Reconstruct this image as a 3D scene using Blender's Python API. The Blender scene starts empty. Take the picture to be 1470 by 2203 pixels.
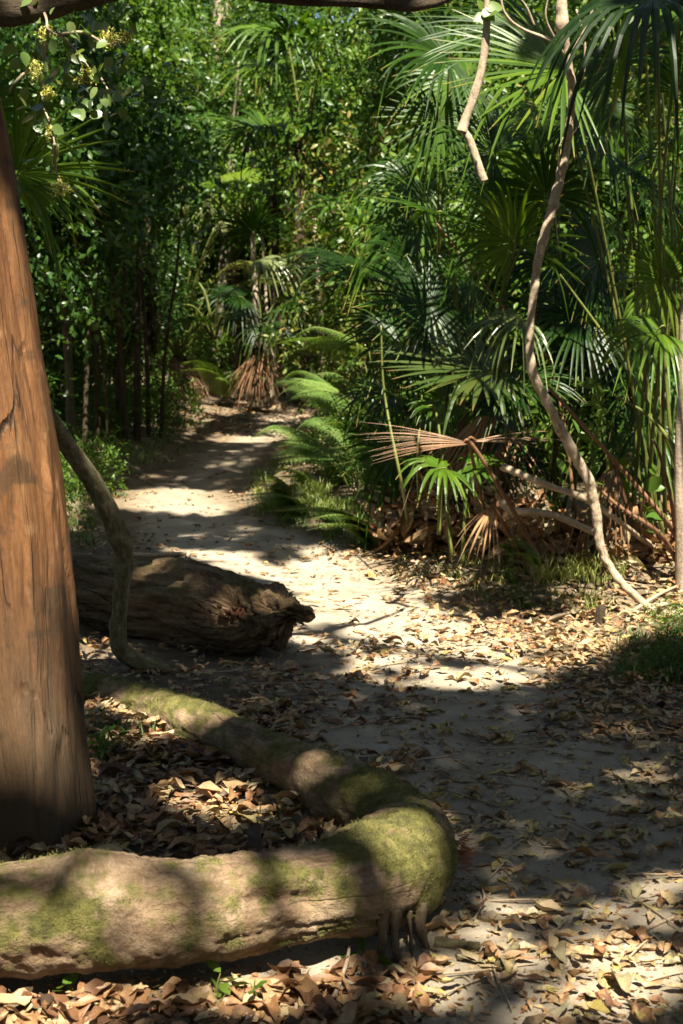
import bpy, math, random
import numpy as np
R_ = math.radians
random.seed(7)
RNG = np.random.default_rng(11)
S = bpy.context.scene
COL = S.collection

# ------------------------------------------------------------------ camera
CAM_Z, PITCH, VFOV = 1.5, R_(7.55), R_(40)
cd = bpy.data.cameras.new("camera"); cam = bpy.data.objects.new("camera", cd); COL.objects.link(cam)
cam.location = (0, 0, CAM_Z); cam.rotation_euler = (R_(90) - PITCH, 0, 0)
cd.sensor_fit = 'VERTICAL'; cd.sensor_height = 24; cd.lens = 12 / math.tan(VFOV / 2)
cd.clip_end = 500; cd.clip_start = 0.05
cd.dof.use_dof = True; cd.dof.focus_distance = 4.6; cd.dof.aperture_fstop = 4.5
S.camera = cam
# ------------------------------------------------------------------ sky, sun, exposure
SUN = np.array([0.10, -0.60, 1.0]); SUN /= np.linalg.norm(SUN)      # direction towards the sun
EL = math.asin(SUN[2]); AZ = math.atan2(SUN[0], SUN[1])
w = bpy.data.worlds.new("World"); S.world = w; w.use_nodes = True
wn = w.node_tree; bg = wn.nodes['Background']; sky = wn.nodes.new('ShaderNodeTexSky')
sky.sky_type = 'NISHITA'; sky.sun_disc = False; sky.sun_elevation = EL; sky.sun_rotation = AZ
wn.links.new(sky.outputs[0], bg.inputs[0]); bg.inputs[1].default_value = 0.05; sky.ozone_density = .5; sky.dust_density = 1.5
sl = bpy.data.lights.new("sun", 'SUN'); sl.energy = 5.0; sl.angle = R_(0.5); sl.color = (1, .935, .79)
so = bpy.data.objects.new("sun", sl); COL.objects.link(so)
so.rotation_euler = (math.pi / 2 - EL, 0, math.pi - AZ)   # checked below against SUN
from mathutils import Vector, Matrix
so.rotation_euler = Vector(SUN).to_track_quat('Z', 'Y').to_euler()
S.view_settings.view_transform = 'Standard'; S.view_settings.look = 'None'
S.view_settings.gamma = 1; S.view_settings.exposure = 2.0

# ------------------------------------------------------------------ points from the survey of the photograph
TF = math.tan(VFOV / 2); HH = 1101.5
def ray(u, v):
    xn, yn = (u - 735) / HH * TF, (HH - v) / HH * TF
    c, s = math.cos(PITCH), math.sin(PITCH)
    return np.array([xn, c + yn * s, -s + yn * c])
def at(u, v, Y):
    d = ray(u, v); return np.array([0, 0, CAM_Z]) + d * (Y / d[1])
RISE, RISE0 = .042, 12.0
def rise(y): return RISE * np.maximum(0, np.asarray(y, float) - RISE0)
def gnd(u, v, z=0.0):
    """the point seen at u, v on the gently rising ground (z above it)"""
    d = ray(u, v); s = d[2] / d[1]; y = (z - CAM_Z) / s if s < 0 else 99.
    if y > RISE0 or s >= 0: y = min((CAM_Z - z + RISE * RISE0) / max(RISE - s, 1e-3), 60)
    return np.array([0, 0, CAM_Z]) + d * (y / d[1])

# ------------------------------------------------------------------ noise
def _h(ix, iy, iz):
    n = (ix * 374761393 + iy * 668265263 + iz * 1274126177) & 0xffffffff
    n = ((n ^ (n >> 13)) * 1274126177) & 0xffffffff
    n = n ^ (n >> 16)
    return n / 2147483648.0 - 1.0
def vn(p):
    p = np.asarray(p, float); i = np.floor(p).astype(np.int64); f = p - i; f = f * f * (3 - 2 * f)
    x, y, z = i[..., 0], i[..., 1], i[..., 2]; fx, fy, fz = f[..., 0], f[..., 1], f[..., 2]
    L = lambda a, b, t: a + (b - a) * t
    a = L(L(_h(x, y, z), _h(x + 1, y, z), fx), L(_h(x, y + 1, z), _h(x + 1, y + 1, z), fx), fy)
    b = L(L(_h(x, y, z + 1), _h(x + 1, y, z + 1), fx), L(_h(x, y + 1, z + 1), _h(x + 1, y + 1, z + 1), fx), fy)
    return L(a, b, fz)
def fbm(p, o=4):
    p = np.asarray(p, float); s = 0; a = .5
    for k in range(o): s = s + a * vn(p * 2 ** k + 17.3 * k); a *= .5
    return s
def xy0(x, y, s=1.0, o=0.0): return np.stack([np.asarray(x) * s + o, np.asarray(y) * s + o, np.full(np.shape(x), o)], -1)
def norm(v): v = np.asarray(v, float); return v / np.maximum(np.linalg.norm(v, axis=-1, keepdims=True), 1e-9)
def smooth(x, a, b): t = np.clip((x - a) / (b - a), 0, 1); return t * t * (3 - 2 * t)

# ------------------------------------------------------------------ mesh builder
class MB:
    def __init__(s): s.V = []; s.F = []; s.M = []; s.rn = []; s.tc = []; s.n = 0
    def add(s, V, F, mat=0, rnd=0.5, tc=None):
        V = np.asarray(V, float).reshape(-1, 3); s.V.append(V)
        for f in (F if isinstance(F, list) else [F]):
            f = np.asarray(f, np.int64); s.F.append(f + s.n); s.M.append(np.full(len(f), mat, np.int32))
        s.rn.append(np.broadcast_to(np.asarray(rnd, float), (len(V),)))
        s.tc.append(V if tc is None else np.asarray(tc, float)); s.n += len(V)
    def inst(s, T, pos, rot, rnd, mat=0):
        V, Fs = T; N = len(pos)
        if N == 0: return
        P = np.einsum('nij,vj->nvi', rot, V) + np.asarray(pos)[:, None, :]
        off = (np.arange(N) * len(V))[:, None, None]
        s.add(P.reshape(-1, 3), [(f[None] + off).reshape(-1, f.shape[1]) for f in Fs], mat,
              np.repeat(np.broadcast_to(np.asarray(rnd, float), (N,)), len(V)), np.tile(V, (N, 1)))
    def build(s, name, mats, parent=None, org=(0, 0, 0), sm=True):
        me = bpy.data.meshes.new(name); V = np.concatenate(s.V) - np.asarray(org)
        me.vertices.add(len(V)); me.vertices.foreach_set('co', V.ravel().astype(np.float32))
        loops = np.concatenate([f.ravel() for f in s.F]); tot = np.concatenate([np.full(len(f), f.shape[1]) for f in s.F])
        st = np.concatenate([[0], np.cumsum(tot)[:-1]])
        me.loops.add(len(loops)); me.loops.foreach_set('vertex_index', loops.astype(np.int32))
        me.polygons.add(len(tot)); me.polygons.foreach_set('loop_start', st.astype(np.int32))
        for m in (mats if isinstance(mats, (list, tuple)) else [mats]): me.materials.append(m)
        me.polygons.foreach_set('material_index', np.concatenate(s.M))
        me.polygons.foreach_set('use_smooth', np.full(len(tot), sm))
        me.update(calc_edges=True)
        a = me.attributes.new('rnd', 'FLOAT', 'POINT'); a.data.foreach_set('value', np.concatenate(s.rn).astype(np.float32))
        a = me.attributes.new('tc', 'FLOAT_VECTOR', 'POINT'); a.data.foreach_set('vector', np.concatenate(s.tc).ravel().astype(np.float32))
        o = bpy.data.objects.new(name, me); COL.objects.link(o)
        if parent is not None: o.parent = parent
        return o
def tag(o, label=None, cat=None, group=None, kind=None):
    if label: o['label'] = label
    if cat: o['category'] = cat
    if group: o['group'] = group
    if kind: o['kind'] = kind
    return o
def empty(name, loc, label, cat, group=None):
    o = bpy.data.objects.new(name, None); COL.objects.link(o); o.location = loc; o.empty_display_size = .1
    return tag(o, label, cat, group)
def copy_tree(o, parent=None):
    c = o.copy(); COL.objects.link(c)
    if parent is not None: c.parent = parent
    for ch in list(o.children): copy_tree(ch, c)
    return c

def spline(P, n):
    P = np.asarray(P, float); m = len(P) - 1
    Q = np.vstack([2 * P[0] - P[1], P, 2 * P[-1] - P[-2]])
    t = np.linspace(0, m, n); i = np.minimum(t.astype(int), m - 1); f = (t - i)[:, None]
    a, b, c, d = Q[i], Q[i + 1], Q[i + 2], Q[i + 3]
    return .5 * (2 * b + (c - a) * f + (2 * a - 5 * b + 4 * c - d) * f * f + (3 * b - a - 3 * c + d) * f ** 3)
def frames(C):
    T = norm(np.gradient(C, axis=0)); r = np.array([0, 0, 1.]) if abs(T[0][2]) < .9 else np.array([1., 0, 0])
    U = np.zeros_like(T); u = norm(np.cross(np.cross(T[0], r), T[0]))
    for k in range(len(T)):
        u = norm(u - T[k] * u.dot(T[k])); U[k] = u
    return T, U, np.cross(T, U)
def tube(mb, P, rad, seg=10, n=None, amp=0, fr=8, mat=0, rnd=.5, bumps=(), disp=None, cap=True, stretch=1.0):
    """tapered tube through P; amp = knobbly relief as a share of the radius"""
    P = np.asarray(P, float); n = n or max(4, 5 * len(P))
    D = spline(np.column_stack([P, np.broadcast_to(rad, (len(P),))]), n); C, r = D[:, :3], np.maximum(D[:, 3], .0004)
    T, U, W = frames(C); L = np.concatenate([[0], np.cumsum(np.linalg.norm(np.diff(C, axis=0), axis=1))])
    a = np.linspace(0, 2 * math.pi, seg, endpoint=False)
    N = np.cos(a)[None, :, None] * U[:, None] + np.sin(a)[None, :, None] * W[:, None]
    rr = np.repeat(r[:, None], seg, 1)
    tc = np.stack([np.cos(a)[None] * r[:, None], np.sin(a)[None] * r[:, None], np.repeat(L[:, None], seg, 1)], -1)
    if amp: rr = rr * (1 + amp * fbm(tc * np.array([fr, fr, fr * stretch]) + P[0].sum() * 3.1, 4) * 2)
    if disp is not None: rr = rr + disp(C, N, tc, L, a)
    V = C[:, None] + N * rr[..., None]
    for (c, h, s) in bumps:
        g = np.exp(-np.sum((V - np.asarray(c)) ** 2, -1) / (2 * s * s)); V = V + N * (h * g)[..., None]
    i = np.arange(n - 1)[:, None] * seg; j = np.arange(seg)[None]; j2 = (j + 1) % seg
    F = np.stack([i + j, i + j2, i + seg + j2, i + seg + j], -1).reshape(-1, 4)
    Fs = [F]; V = V.reshape(-1, 3); tcf = tc.reshape(-1, 3)
    if cap:
        V = np.vstack([V, C[0], C[-1]]); tcf = np.vstack([tcf, tcf[0], tcf[-1]]); k = n * seg
        q = np.arange(seg); q2 = (q + 1) % seg
        Fs.append(np.concatenate([np.stack([np.full(seg, k), q2, q], -1), np.stack([np.full(seg, k + 1), (n - 1) * seg + q, (n - 1) * seg + q2], -1)]))
    mb.add(V, Fs, mat, rnd, tcf)
    return C, r

# ------------------------------------------------------------------ leaf templates (length 1 along X, normal Z)
def leafT(w=.42, fold=.12, curl=0., side=0., st=(0, .22, .5, .78, 1), ws=(0, .75, 1, .62, 0)):
    V = []
    for t, k in zip(st, ws):
        for q in ((-1, 0, 1) if k else (0,)):
            y = q * k * w / 2; z = fold * abs(y) * 2 + curl * (t - .5) ** 2 * 2 + side * (y / w) ** 2 * 3 - curl * .2
            V.append((t, y, z))
    F4 = []; F3 = []; m = len(st)
    rows = []; c = 0
    for k in ws: rows.append(list(range(c, c + (3 if k else 1)))); c += 3 if k else 1
    for a, b in zip(rows[:-1], rows[1:]):
        if len(a) == 1: F3 += [(a[0], b[1], b[0]), (a[0], b[2], b[1])]
        elif len(b) == 1: F3 += [(a[0], a[1], b[0]), (a[1], a[2], b[0])]
        else: F4 += [(a[0], a[1], b[1], b[0]), (a[1], a[2], b[2], b[1])]
    Fs = [np.array(F3)] + ([np.array(F4)] if F4 else [])
    return np.array(V, float), Fs
DIAMOND = (np.array([(0, 0, 0), (.5, -.22, .04), (1, 0, 0), (.5, .22, .04)], float), [np.array([(0, 1, 2), (0, 2, 3)])])
LEAF = leafT(.42, .10, -.10); NARROW = leafT(.26, .12, -.14); ROUND = leafT(.72, .08, -.08, st=(0, .15, .42, .75, 1), ws=(0, .8, 1, .7, 0))
SHORT = leafT(.5, .1, -.08, st=(0, .4, 1), ws=(0, 1, 0))
def basis(d, n, s=1.0):
    d = norm(d); y = norm(np.cross(n, d)); z = np.cross(d, y)
    return np.stack([d, y, z], -1) * np.broadcast_to(np.asarray(s, float), (len(d),))[:, None, None]
def rdir(n): return norm(RNG.normal(size=(n, 3)))

# ------------------------------------------------------------------ materials
def nodes(name):
    m = bpy.data.materials.new(name); m.use_nodes = True; t = m.node_tree; b = t.nodes['Principled BSDF']
    def nd(ty, **k):
        n = t.nodes.new(ty)
        for a, v in k.items():
            if a.startswith('i_'): n.inputs[int(a[2:]) if a[2:].isdigit() else a[2:]].default_value = v
            else: setattr(n, a, v)
        return n
    ln = lambda a, b_: t.links.new(a, b_)
    return m, t, b, nd, ln
def ramp(nd, pts, interp='LINEAR'):
    r = nd('ShaderNodeValToRGB'); e = r.color_ramp.elements; r.color_ramp.interpolation = interp
    while len(e) > 1: e.remove(e[-1])
    for k, (p, c) in enumerate(pts):
        q = e[0] if k == 0 else e.new(p)
        q.position = p; q.color = (c, c, c, 1) if np.isscalar(c) else (*c, 1)
    return r
def leaf_mat(name, cols, trans=.3, rough=.38, tint=(1.25, 1.25, .45), spec=.5, spots=False):
    m, t, b, nd, ln = nodes(name)
    at_ = nd('ShaderNodeAttribute', attribute_name='rnd')
    oi = nd('ShaderNodeObjectInfo')
    add = nd('ShaderNodeMath', operation='MULTIPLY_ADD', i_1=.16); ln(oi.outputs['Random'], add.inputs[0]); ln(at_.outputs['Fac'], add.inputs[2])
    sb = nd('ShaderNodeMath', operation='SUBTRACT', i_1=.08); ln(add.outputs[0], sb.inputs[0])
    r = ramp(nd, [(k / (len(cols) - 1), c) for k, c in enumerate(cols)]); ln(sb.outputs[0], r.inputs[0])
    src = r.outputs[0]
    if spots:
        tc = nd('ShaderNodeTexCoord')
        no = nd('ShaderNodeTexNoise', i_Scale=60., i_Detail=4.); ln(tc.outputs['Object'], no.inputs['Vector'])
        rr = ramp(nd, [(.35, .45), (.55, 1.), (.75, 1.25)]); ln(no.outputs['Fac'], rr.inputs[0])
        mx = nd('ShaderNodeMix', data_type='RGBA', blend_type='MULTIPLY'); mx.inputs[0].default_value = 1
        ln(src, mx.inputs[6]); ln(rr.outputs[0], mx.inputs[7]); src = mx.outputs[2]
    ln(src, b.inputs['Base Color']); b.inputs['Roughness'].default_value = rough; b.inputs['Specular IOR Level'].default_value = spec
    tr = nd('ShaderNodeBsdfTranslucent'); mu = nd('ShaderNodeMix', data_type='RGBA', blend_type='MULTIPLY'); mu.inputs[0].default_value = 1
    ln(src, mu.inputs[6]); mu.inputs[7].default_value = (*tint, 1); ln(mu.outputs[2], tr.inputs[0])
    mix = nd('ShaderNodeMixShader', i_0=trans); ln(b.outputs[0], mix.inputs[1]); ln(tr.outputs[0], mix.inputs[2])
    ln(mix.outputs[0], t.nodes['Material Output'].inputs[0])
    return m
def bark_mat(name, cols, scale=(6, 6, 1.2), rough=.85, bump=.4, crack=0., crackcol=(.02, .012, .007), moss=None, moss_lo=.45, fine=60., low=None, dist=.02, crscale=(7, 7, .8), grain=1., scars=False, mossattr=False):
    m, t, b, nd, ln = nodes(name)
    at_ = nd('ShaderNodeAttribute', attribute_name='tc'); geo = nd('ShaderNodeNewGeometry')
    mp = nd('ShaderNodeMapping'); mp.inputs['Scale'].default_value = scale; ln(at_.outputs['Vector'], mp.inputs[0])
    n1 = nd('ShaderNodeTexNoise', i_Scale=1.6, i_Detail=8., i_Roughness=.62, i_Distortion=.3); ln(mp.outputs[0], n1.inputs['Vector'])
    r = ramp(nd, [(.25 + .5 * k / (len(cols) - 1), c) for k, c in enumerate(cols)]); ln(n1.outputs['Fac'], r.inputs[0]); src = r.outputs[0]
    mf = nd('ShaderNodeMapping'); mf.inputs['Scale'].default_value = (1, 1, grain); ln(at_.outputs['Vector'], mf.inputs[0])
    nf = nd('ShaderNodeTexNoise', i_Scale=fine, i_Detail=5., i_Roughness=.7); ln(mf.outputs[0], nf.inputs['Vector'])
    rf = ramp(nd, [(.3, .62), (.6, 1.08)]); ln(nf.outputs['Fac'], rf.inputs[0])
    def mult(a, c, f=1.):
        x = nd('ShaderNodeMix', data_type='RGBA', blend_type='MULTIPLY'); x.inputs[0].default_value = f; ln(a, x.inputs[6]); ln(c, x.inputs[7]); return x.outputs[2]
    def mixc(a, col, fac):
        x = nd('ShaderNodeMix', data_type='RGBA'); ln(a, x.inputs[6]); x.inputs[7].default_value = (*col, 1); ln(fac, x.inputs[0]); return x.outputs[2]
    src = mult(src, rf.outputs[0]); hsrc = nf.outputs['Fac']
    hm = nd('ShaderNodeMath', operation='ADD'); ln(n1.outputs['Fac'], hm.inputs[0]); ln(nf.outputs['Fac'], hm.inputs[1]); h = hm.outputs[0]
    if crack:
        m2 = nd('ShaderNodeMapping'); m2.inputs['Scale'].default_value = crscale; ln(at_.outputs['Vector'], m2.inputs[0])
        nw = nd('ShaderNodeTexNoise', i_Scale=2.5, i_Detail=3.); ln(m2.outputs[0], nw.inputs['Vector'])
        mx = nd('ShaderNodeMix', data_type='RGBA', blend_type='ADD'); mx.inputs[0].default_value = .35; ln(m2.outputs[0], mx.inputs[6]); ln(nw.outputs['Color'], mx.inputs[7])
        vo = nd('ShaderNodeTexVoronoi', feature='DISTANCE_TO_EDGE', i_Scale=1.6); ln(mx.outputs[2], vo.inputs['Vector'])
        rc = ramp(nd, [(.0, 1.), (.018, .7), (.035, 0.)]); ln(vo.outputs['Distance'], rc.inputs[0])
        nm = nd('ShaderNodeTexNoise', i_Scale=3.2, i_Detail=2.); ln(at_.outputs['Vector'], nm.inputs['Vector'])
        rm = ramp(nd, [(.42, 0.), (.62, 1.)]); ln(nm.outputs['Fac'], rm.inputs[0])
        mm = nd('ShaderNodeMath', operation='MULTIPLY'); ln(rc.outputs[0], mm.inputs[0]); ln(rm.outputs[0], mm.inputs[1])
        m3 = nd('ShaderNodeMath', operation='MULTIPLY', i_1=crack); ln(mm.outputs[0], m3.inputs[0])
        src = mixc(src, crackcol, m3.outputs[0])
        hs = nd('ShaderNodeMath', operation='SUBTRACT'); ln(h, hs.inputs[0]); ln(m3.outputs[0], hs.inputs[1]); h = hs.outputs[0]
    if scars:
        ms = nd('ShaderNodeMapping'); ms.inputs['Scale'].default_value = (6, 6, 4.5); ln(at_.outputs['Vector'], ms.inputs[0])
        ns = nd('ShaderNodeTexNoise', i_Scale=1.3, i_Detail=4., i_Distortion=1.2); ln(ms.outputs[0], ns.inputs['Vector'])
        rs = ramp(nd, [(.57, 0.), (.64, .75)]); ln(ns.outputs['Fac'], rs.inputs[0]); src = mixc(src, (.055, .032, .016), rs.outputs[0])
        rs2 = ramp(nd, [(.28, .5), (.40, 0.)]); ln(ns.outputs['Fac'], rs2.inputs[0]); src = mixc(src, (.36, .21, .10), rs2.outputs[0])
    if low:                                        # dark brown tone rising from the foot of a trunk
        col, z0, z1 = low
        sx = nd('ShaderNodeSeparateXYZ'); ln(geo.outputs['Position'], sx.inputs[0])
        nl = nd('ShaderNodeMath', operation='MULTIPLY_ADD', i_1=.9); ln(n1.outputs['Fac'], nl.inputs[0]); ln(sx.outputs[2], nl.inputs[2])
        mr = nd('ShaderNodeMapRange', i_1=z0 + .45, i_2=z1 + .45, i_3=.92, i_4=0.); ln(nl.outputs[0], mr.inputs[0])
        src = mixc(src, col, mr.outputs[0])
    if moss:
        sx = nd('ShaderNodeSeparateXYZ'); ln(geo.outputs['Normal'], sx.inputs[0])
        nm = nd('ShaderNodeTexNoise', i_Scale=5.5, i_Detail=6., i_Roughness=.62); ln(geo.outputs['Position'], nm.inputs['Vector'])
        nb_ = nd('ShaderNodeTexNoise', i_Scale=38., i_Detail=5., i_Roughness=.75); ln(geo.outputs['Position'], nb_.inputs['Vector'])
        a0 = nd('ShaderNodeMath', operation='MULTIPLY_ADD', i_1=.55, i_2=-.275); ln(nb_.outputs['Fac'], a0.inputs[0])
        a1 = nd('ShaderNodeMath', operation='ADD'); ln(a0.outputs[0], a1.inputs[0]); ln(nm.outputs['Fac'], a1.inputs[1])
        ad = nd('ShaderNodeMath', operation='MULTIPLY_ADD', i_1=.16); ln(sx.outputs[2], ad.inputs[0]); ln(a1.outputs[0], ad.inputs[2])
        if mossattr:
            am = nd('ShaderNodeAttribute', attribute_name='rnd'); ad = nd('ShaderNodeMath', operation='MULTIPLY_ADD', i_1=.8); ln(a0.outputs[0], ad.inputs[0]); ln(am.outputs['Fac'], ad.inputs[2])
        rm = ramp(nd, [(moss_lo, 0.), (moss_lo + .34, .9)]); ln(ad.outputs[0], rm.inputs[0])
        nm2 = nd('ShaderNodeTexNoise', i_Scale=26., i_Detail=4.); ln(geo.outputs['Position'], nm2.inputs['Vector'])
        rg = ramp(nd, [(.3, moss[0]), (.5, moss[1]), (.72, moss[2])]); ln(nm2.outputs['Fac'], rg.inputs[0])
        x = nd('ShaderNodeMix', data_type='RGBA'); ln(src, x.inputs[6]); ln(rg.outputs[0], x.inputs[7]); ln(rm.outputs[0], x.inputs[0]); src = x.outputs[2]
    ln(src, b.inputs['Base Color']); b.inputs['Roughness'].default_value = rough; b.inputs['Specular IOR Level'].default_value = .25
    bp = nd('ShaderNodeBump', i_Strength=bump, i_Distance=dist); ln(h, bp.inputs['Height']); ln(bp.outputs[0], b.inputs['Normal'])
    return m
def ground_mat(name, cols, edge=None, fine=260.):
    m, t, b, nd, ln = nodes(name); geo = nd('ShaderNodeNewGeometry'); P = geo.outputs['Position']
    n1 = nd('ShaderNodeTexNoise', i_Scale=3.2, i_Detail=9., i_Roughness=.65); ln(P, n1.inputs['Vector'])
    r = ramp(nd, [(.3 + .4 * k / (len(cols) - 1), c) for k, c in enumerate(cols)]); ln(n1.outputs['Fac'], r.inputs[0]); src = r.outputs[0]
    nf = nd('ShaderNodeTexNoise', i_Scale=fine, i_Detail=3., i_Roughness=.8); ln(P, nf.inputs['Vector'])
    rf = ramp(nd, [(.3, .6), (.65, 1.15)]); ln(nf.outputs['Fac'], rf.inputs[0])
    x = nd('ShaderNodeMix', data_type='RGBA', blend_type='MULTIPLY'); x.inputs[0].default_value = 1; ln(src, x.inputs[6]); ln(rf.outputs[0], x.inputs[7]); src = x.outputs[2]
    vo = nd('ShaderNodeTexVoronoi', i_Scale=38.); ln(P, vo.inputs['Vector'])      # grit and leaf crumbs
    rv = ramp(nd, [(.0, 1.), (.14, 1.), (.2, 0.)]); ln(vo.outputs['Distance'], rv.inputs[0])
    np_ = nd('ShaderNodeTexNoise', i_Scale=7., i_Detail=2.); ln(P, np_.inputs['Vector']); rp = ramp(nd, [(.45, 0.), (.6, .8)]); ln(np_.outputs['Fac'], rp.inputs[0])
    mm = nd('ShaderNodeMath', operation='MULTIPLY'); ln(rv.outputs[0], mm.inputs[0]); ln(rp.outputs[0], mm.inputs[1])
    rcol = ramp(nd, [(0, (.06, .04, .022)), (.5, (.2, .12, .06)), (1, (.3, .22, .13))]); ln(vo.outputs['Color'], rcol.inputs[0])
    y = nd('ShaderNodeMix', data_type='RGBA'); ln(mm.outputs[0], y.inputs[0]); ln(src, y.inputs[6]); ln(rcol.outputs[0], y.inputs[7]); src = y.outputs[2]
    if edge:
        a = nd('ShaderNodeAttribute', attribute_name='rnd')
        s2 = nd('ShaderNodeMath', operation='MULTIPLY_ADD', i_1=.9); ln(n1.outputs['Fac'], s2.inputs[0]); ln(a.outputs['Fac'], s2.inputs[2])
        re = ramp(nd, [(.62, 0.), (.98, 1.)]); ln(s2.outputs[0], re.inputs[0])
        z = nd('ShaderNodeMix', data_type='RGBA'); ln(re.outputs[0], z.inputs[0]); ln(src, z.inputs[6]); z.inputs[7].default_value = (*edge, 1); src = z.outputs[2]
    ln(src, b.inputs['Base Color']); b.inputs['Roughness'].default_value = .95; b.inputs['Specular IOR Level'].default_value = .15
    ad = nd('ShaderNodeMath', operation='MULTIPLY_ADD', i_1=.35); ln(nf.outputs['Fac'], ad.inputs[0]); ln(n1.outputs['Fac'], ad.inputs[2])
    bp = nd('ShaderNodeBump', i_Strength=.55, i_Distance=.03); ln(ad.outputs[0], bp.inputs['Height']); ln(bp.outputs[0], b.inputs['Normal'])
    return m
M = {}
M['soil'] = ground_mat('soil', [(.075, .054, .033), (.15, .112, .07), (.24, .185, .12)])
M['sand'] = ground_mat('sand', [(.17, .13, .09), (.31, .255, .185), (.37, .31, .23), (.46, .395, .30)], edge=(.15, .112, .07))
M['smoothbark'] = bark_mat('smooth_orange_bark', [(.06, .025, .009), (.128, .052, .018), (.165, .074, .027), (.22, .116, .047)], (13, 13, 1.1), .66, .8, crack=1.,
                           low=((.075, .05, .028), .25, 1.0), dist=.010, fine=110, grain=.12, crscale=(9, 9, 1.1), scars=True)
MOSS = [(.045, .048, .012), (.115, .112, .024), (.21, .19, .055)]
M['mosslog'] = bark_mat('mossy_bark', [(.10, .06, .034), (.21, .135, .078), (.32, .22, .135), (.43, .32, .21)], (13, 13, 7), .92, 1., crack=.5, moss=MOSS, moss_lo=.36, mossattr=True, fine=120, dist=.012)
M['rotlog'] = bark_mat('rotten_wood', [(.04, .022, .011), (.16, .098, .052), (.31, .205, .115), (.44, .32, .195)], (18, 18, 2.2), .95, 1., crack=1., dist=.04, moss=MOSS, moss_lo=.56, fine=70, crscale=(12, 12, .9))
M['redrot'] = bark_mat('red_rot', [(.10, .035, .018), (.24, .10, .05), (.36, .20, .11)], (20, 20, 20), .95, 1., fine=90)
M['liana'] = bark_mat('liana_bark', [(.20, .145, .095), (.36, .28, .19), (.50, .41, .30)], (30, 30, 14), .85, .6, crack=.5, fine=160, dist=.006, crscale=(25, 25, 9))
M['mossliana'] = bark_mat('lichen_bark', [(.05, .038, .02), (.11, .085, .04), (.19, .16, .085), (.3, .28, .2)], (26, 26, 11), .9, .7, fine=110, dist=.006)
M['greybark'] = bark_mat('grey_bark', [(.06, .05, .035), (.15, .125, .085), (.27, .235, .17)], (10, 10, 5), .9, .6, fine=60)
M['darkbark'] = bark_mat('dark_bark', [(.025, .018, .011), (.06, .042, .025), (.11, .08, .05)], (12, 12, 4), .92, .8, fine=60)
M['palebark'] = bark_mat('pale_bark', [(.20, .15, .10), (.36, .28, .2), (.48, .4, .3)], (8, 8, 2), .85, .5, fine=50)
M['stick'] = bark_mat('weathered_stick', [(.18, .12, .075), (.36, .27, .18), (.50, .41, .29)], (25, 25, 3), .9, .5, fine=90, dist=.005)
M['petiole'] = bark_mat('green_petiole', [(.05, .065, .014), (.10, .115, .024), (.18, .18, .045)], (14, 14, 1.5), .5, .1)
M['deadpetiole'] = bark_mat('dead_petiole', [(.09, .045, .022), (.17, .085, .042), (.27, .16, .09)], (20, 20, 1.5), .75, .3)
M['palmtrunk'] = bark_mat('palm_fibre', [(.02, .013, .007), (.055, .036, .019), (.12, .082, .046)], (18, 18, 3), .95, .9)
M['root'] = bark_mat('root_bark', [(.05, .035, .02), (.12, .085, .05), (.2, .16, .1)], (30, 30, 8), .9, .5)
M['fibre'] = leaf_mat('red_bark_fibre', [(.16, .04, .02), (.30, .09, .045), (.36, .14, .08)], .1, .9)
G = lambda a: [(c[0] * a, c[1] * a, c[2] * a) for c in [(.018, .045, .010), (.030, .075, .014), (.05, .105, .018), (.085, .135, .025)]]
M['leafdark'] = leaf_mat('dark_glossy_leaf', [(.014, .040, .008), (.028, .072, .011), (.045, .10, .015), (.085, .14, .022)], .34, .38, spec=.4)
M['leafmid'] = leaf_mat('mid_green_leaf', [(.032, .075, .010), (.06, .125, .014), (.095, .165, .02), (.17, .21, .035)], .40, .42, spec=.35)
M['leafolive'] = leaf_mat('olive_leaf', [(.035, .07, .013), (.07, .115, .018), (.13, .165, .03), (.22, .21, .05), (.26, .14, .05)], .36, .40, spec=.4)
M['leafbright'] = leaf_mat('bright_leaf', [(.05, .10, .014), (.08, .15, .02), (.13, .19, .028)], .42, .4)
M['leafcanopy'] = leaf_mat('canopy_leaf', [(.02, .05, .01), (.035, .08, .015), (.05, .095, .02)], .2, .4)
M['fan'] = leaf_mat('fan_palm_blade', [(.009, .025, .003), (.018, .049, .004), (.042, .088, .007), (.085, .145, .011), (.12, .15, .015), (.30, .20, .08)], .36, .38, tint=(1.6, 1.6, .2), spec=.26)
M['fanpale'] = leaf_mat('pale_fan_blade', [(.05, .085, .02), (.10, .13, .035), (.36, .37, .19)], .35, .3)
M['fanbrown'] = leaf_mat('browning_fan_blade', [(.02, .042, .008), (.036, .062, .010), (.065, .075, .013), (.16, .085, .025)], .3, .35)
M['dead'] = leaf_mat('dead_frond', [(.10, .045, .020), (.21, .105, .046), (.32, .19, .09), (.46, .33, .19)], .12, .6, tint=(1.1, .9, .6))
M['fern'] = leaf_mat('fern_green', [(.05, .10, .018), (.09, .165, .03), (.15, .22, .045)], .4, .5)
M['grass'] = leaf_mat('grass_blade', [(.05, .10, .015), (.11, .18, .025), (.22, .24, .06)], .4, .5)
LIT = [(.05, .030, .017), (.14, .066, .03), (.26, .125, .052), (.34, .20, .092), (.44, .315, .165), (.28, .24, .14), (.40, .30, .08)]
M['litter'] = leaf_mat('fallen_leaf', LIT, .12, .55, tint=(1.1, .8, .5), spots=True)
M['moss'] = leaf_mat('moss_fuzz', MOSS, .3, .8)
M['flower'] = leaf_mat('yellow_green_bud', [(.22, .22, .035), (.34, .32, .06), (.42, .4, .1)], .25, .6)
M['vineleaf'] = leaf_mat('pale_vine_leaf', [(.05, .10, .02), (.09, .15, .035), (.17, .22, .07)], .35, .28, spec=.7)

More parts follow.
